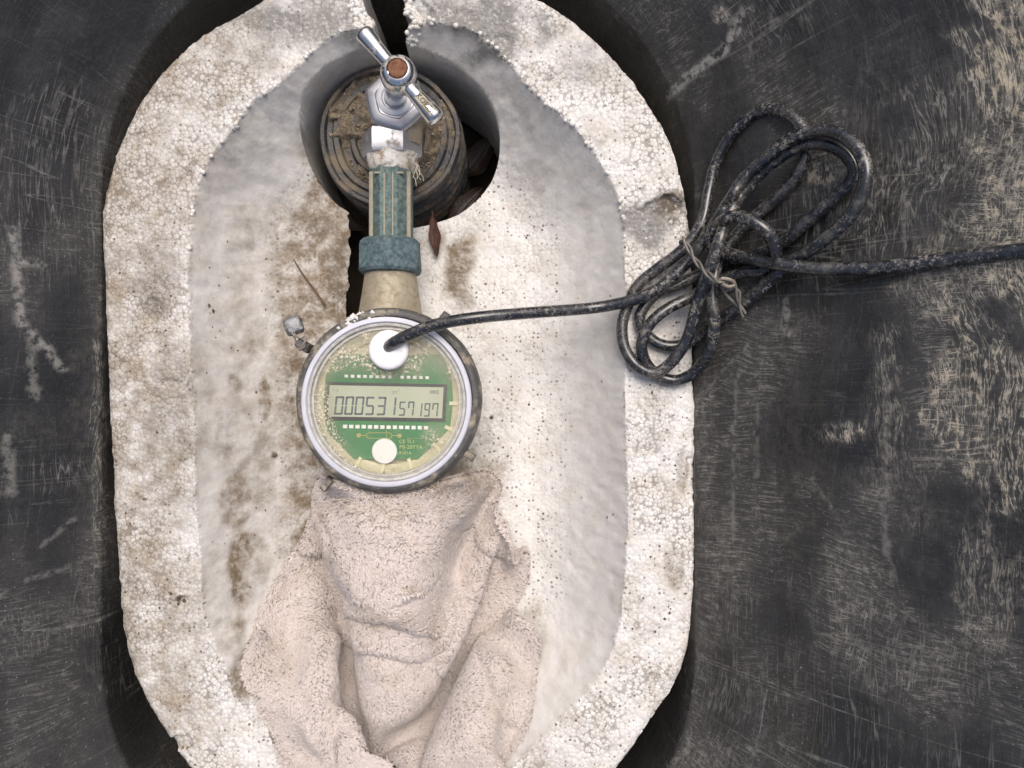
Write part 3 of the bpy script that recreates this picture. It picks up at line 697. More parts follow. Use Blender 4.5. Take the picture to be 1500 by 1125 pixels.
# ------------------------------------------------------------------ stop valve
AX = -42.0     # height of the pipe axis
def hexr(a, soft=0.0):
    k = math.pi / 3; b = (a % k) - k / 2
    return (1 - soft) * math.cos(math.pi / 6) / math.cos(b) + soft
def build_valve():
    bc = W(577, 146, 2)                     # bonnet centre
    root = thing('stop_valve', 'chrome stop tap with tee handle and rusty centre screw', 'valve', (bc.x, bc.y, -110))
    # body: vertical barrel going down into the pipe and the outlet towards the meter
    mb = MB()
    mb.lathe((bc.x, bc.y, 0), (0, 0, 1), [(34, -120), (34, -78), (40, -70), (42, -46), (40, -22), (36, -14)], 48)
    oy = bc.y
    mb.lathe((bc.x, oy - 20, AX), (0, -1, 0), [(36, 0), (36, 18), (34, 26), (34, 34)], 48)
    mb.build('body', MT['brass'], root)
    # bonnet: chamfered hexagon with a turned top
    mb = MB()
    hp = lambda a, h: hexr(a + 0.3, 0.25 if h > 4 else 0.0)
    tl = Vector((0.05, -0.02, 1)).normalized()
    mb.lathe((bc.x, bc.y, -20), tl, [(46, 0), (46.5, 2), (46.5, 17), (44, 21.5), (40, 24), (30, 25.5), (28, 24), (24, 24)], 72, rmod=hp)
    mb.build('bonnet', MT['satin'], root, angle=30)
    mb = MB()
    mb.lathe((bc.x + 1, bc.y + 2, 3), tl, [(20, 0), (25.5, 1), (26, 3), (24.5, 4.2), (19, 4.4), (17, 1)], 56)
    mb.build('packing_ring', MT['white'], root)
    # outlet hexagon
    oc = W(574, 214, AX); 
    mb = MB()
    mb.lathe((oc.x, oc.y + 20, AX), (0, -1, 0), [(38, 0), (45, 3), (46, 6), (46, 33), (43.5, 38), (36, 39)], 72, xdir=(1, 0, 0), rmod=lambda a, h: hexr(a, 0.02))
    mb.build('outlet_hexagon', MT['satin'], root, angle=30)
    # handle
    hb = W(584, 110, 82)
    stem = MB(); b0 = Vector((bc.x + 1, bc.y + 2, 2))
    stem.tube([b0, b0.lerp(hb, 0.5), hb - Vector((0, 0, 12))], [16, 15.5, 15], 24); stem.build('stem', MT['chrome'], root)
    h = MB()
    h.lathe((hb.x, hb.y, hb.z), (0.05, 0.05, 1), [(8, -27), (16, -25), (21, -20), (24.5, -9), (25, 0), (24, 9), (20.5, 16), (16.5, 19), (14.5, 19.5), (13.6, 17.5), (13.4, 12)], 48, cap1=True)
    ho = h.build('handle', MT['chrome'], root, angle=50)
    e1 = W(531, 47, 84); e2 = W(641, 176, 80)
    for e in (e1, e2):
        d = (e - hb); L = d.length; d.normalize()
        a = MB()
        a.lathe(hb, d, [(9.5, 12), (9.8, 22), (10.2, 32), (11.2, 46), (12.6, 60), (13.2, L - 6), (12.6, L - 2.5), (10.5, L - 0.4), (6, L + 0.8)], 32)
        a.build('handle_arm', MT['chrome'], ho, angle=45)
    s = MB()
    s.lathe((hb.x + 1, hb.y + 1, hb.z + 11), (0.05, 0.05, 1), [(13.3, 0), (13.3, 6), (12.0, 8.5), (7, 9.5), (4, 8.8), (2, 8.9)], 28, jit=0.5); s.build('centre_screw', MT['rust'], ho)
    # raised lettering plate on the lower arm
    d = (e2 - hb).normalized(); up = Vector((0, 0, 1)); up = (up - d * up.dot(d)).normalized(); side = d.cross(up)
    c0 = hb + d * 57 + up * 10.9
    side2 = up.cross(d)
    M4 = Matrix((d, side2, up)).transposed().to_4x4(); M4.translation = c0
    pl = MB(); pl.prism([(-17, -6), (17, -6), (17, 6), (-17, 6)], -2.5, 1.6, 0.8); pl.xf(M4); pl.build('name_plate', MT['brass'], ho)
    V, F = text_mesh('KOREA', 10.5, 0.5)
    t = MB(); t.add(V, F); M5 = M4.copy(); M5.translation = c0 + up * 1.9; t.xf(M5); t.build('lettering', MT['lcdframe'], ho, smooth=False)
build_valve()

# ------------------------------------------------------------------ coupling between valve and meter
def build_coupling():
    cx = W(574, 300, AX).x
    yA = W(574, 229, AX).y; yB = W(574, 251, AX).y; yC = W(574, 355, AX).y; yD = W(574, 403, AX).y
    root = thing('pipe_coupling', 'blue-green corroded bronze coupling with union nut joining tap and meter', 'coupling', (cx, yC, AX - 45))
    mb = MB()
    mb.lathe((cx + 1, yA + 4, AX), (0, -1, 0), [(36, 0), (39.5, 3), (39, 9), (36.5, 14), (37, 19), (33, 26), (31, 29)], 40, jit=0.8)
    tp = mb.build('thread_tape', MT['tape'], root)
    # loose strands of tape
    mb = MB(); rr = random.Random(9); st = W(611, 243, AX + 8)
    for k in range(5):
        p = [st + Vector((rr.uniform(-3, 2), rr.uniform(-2, 4), rr.uniform(-6, 4)))]
        n = rr.randint(4, 7)
        for i in range(n): p.append(p[-1] + Vector((rr.uniform(-2.5, 4.2), rr.uniform(-7.5, -2.5), rr.uniform(-3, 2))))
        mb.tube(spline([tuple(q) for q in p], 2), rr.uniform(0.5, 1.0), 5)
    mb.build('tape_strand', MT['thread'], tp)
    # cast barrel with a raised rib and borders
    mb = MB()
    mb.lathe((cx, yB + 4, AX), (0, -1, 0), [(31.5, 0), (32, 6), (32, yB - yC + 6)], 8, rmod=lambda a, h: 1.04, xdir=(math.cos(math.pi / 8), 0, math.sin(math.pi / 8)))
    mb.build('barrel', MT['verdigris'], root, angle=30)
    L = yB - yC
    def strip(x0, x1, y0, y1, z0, z1, m, name):
        b = MB(); b.prism([(x0, y0), (x1, y0), (x1, y1), (x0, y1)], z0, z1, 1.0); b.build(name, m, root)
    zt = AX + 29.5
    strip(cx - 4.5, cx + 4.5, yC, yB - 2, zt, zt + 4, MT['verdigris'], 'raised_rib')
    for sx in (-1, 1):
        a, b = sorted((cx + sx * 7.3, cx + sx * 4.8)); strip(a, b, yC + 4, yB - 10, zt, zt + 1.6, MT['rib'], 'raised_edge')
        b = MB(); a0 = Vector((cx + sx * 28, yC + 2, AX + 17)); b.tube([a0, a0 + Vector((0, L - 8, 0))], 3.6, 8); b.build('raised_edge', MT['rib'], root)
        a, b = sorted((cx + sx * 7.6, cx + sx * 22)); strip(a, b, yB - 12, yB - 9, zt - 1, zt + 1.2, MT['rib'], 'raised_edge')
    # union nut
    mb = MB(); off = math.pi / 6 + 0.06
    mb.lathe((cx - 2, yC + 3, AX), (0, -1, 0), [(34, -1), (43, 0), (48.5, 5), (50.5, 9), (50.5, yC - yD - 4), (48, yC - yD), (40, yC - yD + 2)], 96, xdir=(1, 0, 0), rmod=lambda a, h: hexr(a + off, 0.03 if 8 < h < 42 else 0.5), jit=0.15)
    mb.build('union_nut', MT['verdigris2'], root, angle=32)
build_coupling()

# ------------------------------------------------------------------ water meter
def build_meter():
    zr = 34.0                                   # top of the ring
    c = W(567, 587, zr); R = 138 * (D - zr) / D
    root = thing('water_meter', 'round digital water meter with LCD reading under a clear dusty cover', 'water meter', (c.x, c.y, -150))
    ax = (0, 0, 1); o0 = (c.x, c.y, 0)
    mb = MB(); mb.lathe(o0, ax, [(60, -140), (92, -128), (100, -100), (104, -50), (R - 14, -30), (R - 10, -6)], 72)
    body = mb.build('body', MT['brass'], root)
    # spouts: cone towards the union nut and the other one into the towel
    cx = W(574, 300, AX).x; y1 = W(574, 402, AX).y
    mb = MB(); mb.lathe((cx - 2, y1 + 6, AX), (0, -1, 0), [(33, 0), (38, 2), (39, 8), (42, 30), (47, 60), (52, 90)], 56); mb.build('inlet_spout', MT['brass'], root)
    mb = MB(); mb.lathe((cx - 2, c.y - 90, AX), (0, -1, 0), [(50, 0), (42, 60), (38, 110)], 40); mb.build('outlet_spout', MT['brass'], root)
    # casing ring with a rolled edge
    mb = MB()
    mb.lathe(o0, ax, [(R - 10, -14), (R - 2, -12), (R, -6), (R, 16), (R - 1.5, 24), (R - 5, 29.5), (R - 9, 31), (R - 12.5, 30), (R - 13.5, 22)], 128, cap0=False, cap1=False, rmod=lambda a, h: 1 + 0.003 * math.sin(5 * a) + 0.002 * math.sin(11 * a + 1))
    ring = mb.build('casing_ring', MT['ringm'], root, angle=60)
    k = (D - zr) / D
    gc = W(565.5, 589, zr)                     # centre of the dial window
    g0 = (gc.x, gc.y, 0)
    mb = MB(); mb.lathe(g0, ax, [(125.5 * k, 18), (125.5 * k, 30), (124.6 * k, 33), (122.5 * k, 34), (118.5 * k, 34), (117.2 * k, 32.5), (117 * k, 18)], 128, cap0=False, cap1=False)
    mb.build('gasket', MT['gasket'], root, angle=50)
    mb = MB(); mb.lathe(g0, ax, [(116.8 * k, 20), (116.6 * k, 31), (115 * k, 32.2), (112.5 * k, 31.5), (111 * k, 26), (109.5 * k, 26), (108.8 * k, 29), (107.2 * k, 29), (106.5 * k, 16)], 128, cap0=False, cap1=False)
    mb.build('cover_rim', MT['clear'], root, angle=50)
    # dial well
    zd = 8.0; kd = (D - zd) / D
    mb = MB(); mb.lathe(g0, ax, [(116 * k, 24), (116 * k, zd - 6), (100, zd - 6)], 96, cap0=False, cap1=True); mb.build('well', MT['potting'], root)
    Wd = lambda x, y, z=zd: W(x, y, z)
    # resin ring with tabs
    mb = MB(); mb.lathe(g0, ax, [(108 * kd, zd - 4), (108 * kd, zd + 1), (104 * kd, zd + 2.5), (92 * kd, zd - 0.5), (90 * kd, zd - 4)], 96, cap0=False, cap1=False); rs = mb.build('resin_ring', MT['potting'], root)
    for (x, y) in ((666, 591), (659, 628), (601, 679), (561, 685), (525, 677), (471, 640), (640, 655)):
        p = Wd(x, y, zd + 2); d = Vector((p.x - gc.x, p.y - gc.y, 0)).normalized(); s_ = Vector((-d.y, d.x, 0))
        mb = MB(); q = [p + d * 8 * a + s_ * 2.6 * b for a, b in ((-1, -1), (1, -1), (1, 1), (-1, 1))]
        mb.prism([(v.x, v.y) for v in q], zd + 0.5, zd + 3.2, 0.5); mb.build('tab', MT['tick'], rs)
    # circuit board
    mb = MB(); pts = [(491, 519), (648, 519), (661, 540), (664, 590), (659, 628), (612, 673), (519, 673), (478, 632), (474, 590), (478, 542)]
    mb.prism([tuple(Wd(x, y)[:2]) for x, y in pts][::-1], zd - 3, zd + 1.5, 0.3)
    board = mb.build('circuit_board', MT['pcb'], root)
    zb = zd + 1.5
    def pad(x, y, w_, h_):
        p = Wd(x, y, zb); b = MB(); b.prism([(p.x - w_ / 2, p.y - h_ / 2), (p.x + w_ / 2, p.y - h_ / 2), (p.x + w_ / 2, p.y + h_ / 2), (p.x - w_ / 2, p.y + h_ / 2)], zb - 0.5, zb + 1.6, 0.8)
        b.build('solder_pad', MT['purewhite'], board)
    for i in range(14):
        if i not in (8,): pad(507.5 + i * 9.1, 551 + i * 0.18, 5.4, 4.8)
    for i in range(14): pad(505.6 + i * 9.12, 624.8 + i * 0.14, 6.6, 5.6)
    # tracks, vias and lettering on the board
    mb = MB()
    def flat_line(p, w_, mbx, z=zb + 0.25):
        P = [Wd(x, y, zb) for x, y in p]
        for a, b in zip(P[:-1], P[1:]):
            d = (b - a).normalized(); s_ = Vector((-d.y, d.x, 0)) * w_ / 2
            q = [a - s_, b - s_, b + s_, a + s_]; mbx.add([Vector((v.x, v.y, z)) for v in q], [(0, 1, 2, 3)])
    flat_line([(529, 638), (537, 638)], 0.9, mb); flat_line([(574, 638), (582, 638)], 0.9, mb)
    cap = [(541 + 4 * math.cos(a), 638 + 4 * math.sin(a)) for a in np.linspace(math.pi / 2, 1.5 * math.pi, 8)] + [(570 + 4 * math.cos(a), 638 + 4 * math.sin(a)) for a in np.linspace(-math.pi / 2, math.pi / 2, 8)]
    flat_line(cap + [cap[0]], 0.8, mb); flat_line([(566, 629), (566, 646)], 0.8, mb); flat_line([(596, 642), (620, 642)], 0.5, mb)
    mb.build('track', MT['trace'], board, smooth=False)
    for x, y in ((525.6, 637.6), (585.3, 638.2)):
        p = Wd(x, y, zb); b = MB(); b.lathe((p.x, p.y, 0), ax, [(3.2, zb), (3.2, zb + 0.8), (1.4, zb + 0.8), (1.2, zb + 0.1)], 16, cap0=False); b.build('via', MT['trace'], board)
    for s_, x, y, sz in (('CE TI.1', 596, 647, 7.5), ('MJ-20YYA', 602, 655, 8), ('LR101A', 592, 663.5, 6.5)):
        V, F = text_mesh(s_, sz); p = Wd(x, y, zb + 0.3); b = MB(); b.add([v + p for v in V], F); b.build('lettering', MT['silk'], board, smooth=False)
    # display: tilted a little clockwise on the dial
    c4 = [(479, 559.6), (655, 563), (652, 617.2), (476.6, 614.4)]
    zl = zb + 1.5
    def bil(u, v, z):
        a = np.array(c4[0]) * (1 - u) + np.array(c4[1]) * u; b = np.array(c4[3]) * (1 - u) + np.array(c4[2]) * u
        q = a * (1 - v) + b * v; return W(q[0], q[1], z)
    quad = lambda u0, u1, v0, v1: [tuple(bil(u, v, zl)[:2]) for u, v in ((u0, v1), (u1, v1), (u1, v0), (u0, v0))]
    mb = MB(); mb.prism(quad(0, 1, 0, 1), zb - 0.5, zl + 1.4, 0.3); disp = mb.build('display', MT['lcdframe'], root)
    mb = MB(); mb.prism(quad(0.026, 0.974, 0.082, 0.918), zl, zl + 2.2, 0.1); mb.build('screen', MT['lcd'], disp)
    zs = zl + 2.45
    def loc(x, y):    # picture position on the screen
        return W(x, y, zs)
    SEGM = {'0': 'abcdef', '1': 'bc', '3': 'abgcd', '5': 'afgcd', '7': 'fabc', '9': 'abcdfg'}
    def digit(ch, x0, x1, y0, y1, th):
        sl = 0.10 * (y1 - y0)
        def q(pts):
            out = []
            for u, v in pts:
                x = x0 + u * (x1 - x0) + sl * (1 - v) - sl * 0.5; y = y0 + v * (y1 - y0); out.append(loc(x, y))
            return out
        tx = th / (x1 - x0); ty = th / (y1 - y0); g = 0.02
        R_ = {'a': (g + .06, 1 - g - .06, 0, ty), 'd': (g + .06, 1 - g - .06, 1 - ty, 1), 'g': (tx * .6, 1 - tx * .6, .5 - ty / 2, .5 + ty / 2),
              'f': (0, tx, .03, .48), 'b': (1 - tx, 1, .03, .48), 'e': (0, tx, .52, .97), 'c': (1 - tx, 1, .52, .97)}
        m = MB()
        for s_ in SEGM[ch]:
            u0, u1, v0, v1 = R_[s_]
            m.add(q([(u0, v1), (u1, v1), (u1, v0), (u0, v0)]), [(0, 1, 2, 3)])
        m.build('digit', MT['seg'], disp, smooth=False)
    K = 6.25; X = lambda u: 460 + u / K; Y = lambda v: 540 + v / K
    for ch, u0, u1 in (('0', 190, 270), ('0', 283, 362), ('0', 375, 456), ('5', 472, 552), ('3', 575, 657), ('1', 668, 750)):
        digit(ch, X(u0), X(u1), Y(252 + (u0 - 190) * 0.015), Y(422 + (u0 - 190) * 0.015), 2.9)
    for ch, u0, u1 in (('5', 778, 836), ('7', 858, 916)):
        digit(ch, X(u0), X(u1), Y(300), Y(432), 2.3)
    for ch, u0, u1 in (('1', 938, 990), ('9', 1008, 1062), ('7', 1080, 1136)):
        digit(ch, X(u0), X(u1), Y(315), Y(440), 2.1)
    m = MB()
    V, F = text_mesh('m\u00b3', 9.5); p = loc(X(748), Y(212)); m.add([v + p for v in V], F); m.build('unit_icon', MT['segfaint'], disp, smooth=False); m = MB()
    for u0, u1, v0, v1 in ((175, 182, 185, 200), (190, 196, 198, 204), (210, 216, 185, 215)):
        a, b, c_, d = loc(X(u0), Y(v1)), loc(X(u1), Y(v1)), loc(X(u1), Y(v0)), loc(X(u0), Y(v0)); m.add([a, b, c_, d], [(0, 1, 2, 3)])
    for u0, u1, v0, v1 in ((1062, 1076, 198, 228), (1080, 1094, 198, 228), (1098, 1112, 198, 228), (1116, 1142, 196, 201), (1116, 1142, 226, 231), (1116, 1121, 196, 231), (1137, 1142, 196, 231), (1126, 1132, 203, 226)):
        a, b, c_, d = loc(X(u0), Y(v1)), loc(X(u1), Y(v1)), loc(X(u1), Y(v0)), loc(X(u0), Y(v0)); m.add([a, b, c_, d], [(0, 1, 2, 3)])
    tag(m.build('status_icons', MT['segfaint'], disp, smooth=False), kind='stuff')
    # white button, small screw eye, pointer notch
    p = Wd(563, 661, zd + 6); mb = MB(); mb.lathe((p.x, p.y, 0), ax, [(17.5, zb), (18.3, zb + 1), (18.3, zb + 4), (17.4, zb + 5)], 48); mb.build('white_button', MT['purewhite'], root)
    p = Wd(577, 687.5); mb = MB(); mb.lathe((p.x, p.y, 0), ax, [(2.8, zd - 1), (2.8, zd + 3), (1.6, zd + 3), (1.4, zd + 1)], 16, cap0=False); mb.build('eyelet', MT['trace'], root)
    mb = MB(); mb.prism([tuple(Wd(x, y)[:2]) for x, y in ((549, 697), (559, 695), (563, 689), (567, 695), (576, 697), (563, 700))][::-1], zd - 1, zd + 5, 0.4); mb.build('notch', MT['lead'], root)
    # clear cover, slightly domed, with dust gathered at the edge and top
    n_r, n_a = 22, 96; V = []; F = []; du = []
    Rg = 110 * k
    for i in range(n_r + 1):
        r = Rg * i / n_r
        for j in range(n_a):
            a = 2 * math.pi * j / n_a
            x, y = gc.x + r * math.cos(a), gc.y + r * math.sin(a)
            V.append((x, y, 27 + 3.0 * (1 - (r / Rg) ** 2)))
            t = r / Rg; up = (y - gc.y) / Rg; lf = -(x - gc.x) / Rg
            d = 0.75 * max(0, t - 0.72) / 0.28 + 0.9 * max(0, min(1, (up - 0.28) / 0.3)) + 0.45 * max(0, min(1, (lf - 0.62) / 0.3))
            u2 = math.hypot(x - gc.x - 68, y - gc.y + 44) / 22
            d += 1.2 * max(0, 1 - u2) + 0.5 * max(0, min(1, (-up - 0.2) / 0.5)) * max(0, lf)
            du.append(min(1, d))
    for i in range(n_r):
        for j in range(n_a):
            j2 = (j + 1) % n_a; F.append((i * n_a + j, (i + 1) * n_a + j, (i + 1) * n_a + j2, i * n_a + j2))
    mesh_obj('clear_cover', V, F, MT['glass'], root, angle=None, attrs={'dust': du})
    # cable gland
    p = W(569, 512.5, 36); mb = MB(); mb.lathe((p.x, p.y, 0), ax, [(28, 14), (28.5, 32), (28, 36.5), (25.5, 39), (20, 39.6), (15, 38), (10, 37.2), (8, 37)], 56); mb.build('cable_gland', MT['white'], root)
    # lugs round the casing
    for x, y, l, wd in ((445, 506, 10, 7), (687, 666, 10, 6), (479, 709, 10, 6), (651, 465, 8, 6)):
        q = W(x, y, 12); d = Vector((q.x - c.x, q.y - c.y, 0)).normalized(); s_ = Vector((-d.y, d.x, 0)); b = MB()
        pp = [q + d * l * a + s_ * wd * b_ for a, b_ in ((-1, -1), (1, -0.8), (1, 0.8), (-1, 1))]
        b.prism([(v.x, v.y) for v in pp], 2, 21, 2.5); b.build('lug', MT['ringm'], ring)
    # splash of dried mortar on the ring, top left
    mb = MB(); rr = random.Random(4)
    for _ in range(26):
        a = math.radians(rr.gauss(113, 6)); r = R - rr.uniform(3, 14); q = rr.uniform(2, 4.5)
        x, y = c.x + r * math.cos(a), c.y + r * math.sin(a); z = 27 + rr.uniform(0, 4)
        mb.add([Vector((x + q * sx * rr.uniform(.7, 1.3), y + q * sy * rr.uniform(.7, 1.3), z + q * 0.7 * sz)) for sx, sy, sz in ((1, 0, 0), (-1, 0, 0), (0, 1, 0), (0, -1, 0), (0, 0, 1), (0, 0, -1))], [(0, 2, 4), (2, 1, 4), (1, 3, 4), (3, 0, 4), (2, 0, 5), (1, 2, 5), (3, 1, 5), (0, 3, 5)])
    mb.build('mortar_crumbs', MT['bead'], ring)
    # lead seal hanging from its lug
    sp = W(430, 477, 10)
    sr = thing('lead_seal', 'crumpled grey lead seal wired to the left of the meter', 'seal', (sp.x, sp.y, 0))
    mb = MB(); u = 14; V = []
    nlat, nlon = 10, 18
    prof = []
    for i in range(nlat + 1):
        t = math.pi * i / nlat; prof.append((max(0.3, math.sin(t) ** 0.5 * 14.5), -math.cos(t) * 8))
    mb.lathe((sp.x, sp.y, 10), (0.15, 0.1, 1), prof, 28, xdir=(0.9, 0.35, 0), rmod=lambda a, h: 0.92 / max(abs(math.cos(a)), abs(math.sin(a))) ** 0.8 * (1 + 0.07 * math.sin(5 * a + h)), jit=0.7)
    mb.build('lead_slug', MT['lead'], sr, angle=45)
    mb = MB()
    for ph in (0, math.pi):
        P = []
        path = spline([tuple(W(424, 484, 14)), tuple(W(432, 491, 20)), tuple(W(441, 495, 22)), tuple(W(448, 493, 24)), tuple(W(446, 503, 28)), tuple(W(441, 512, 24)), tuple(W(434, 508, 14)), tuple(W(433, 499, 10)), tuple(W(428, 488, 10))], 3)
        for i, q in enumerate(path): P.append(Vector(q) + Vector((math.cos(i * 0.9 + ph), math.sin(i * 0.9 + ph), math.sin(i * 0.9 + ph))) * 1.3)
        mb.tube(P, 1.25, 6)
    mb.build('seal_wire', MT['wire'], sr)
build_meter()

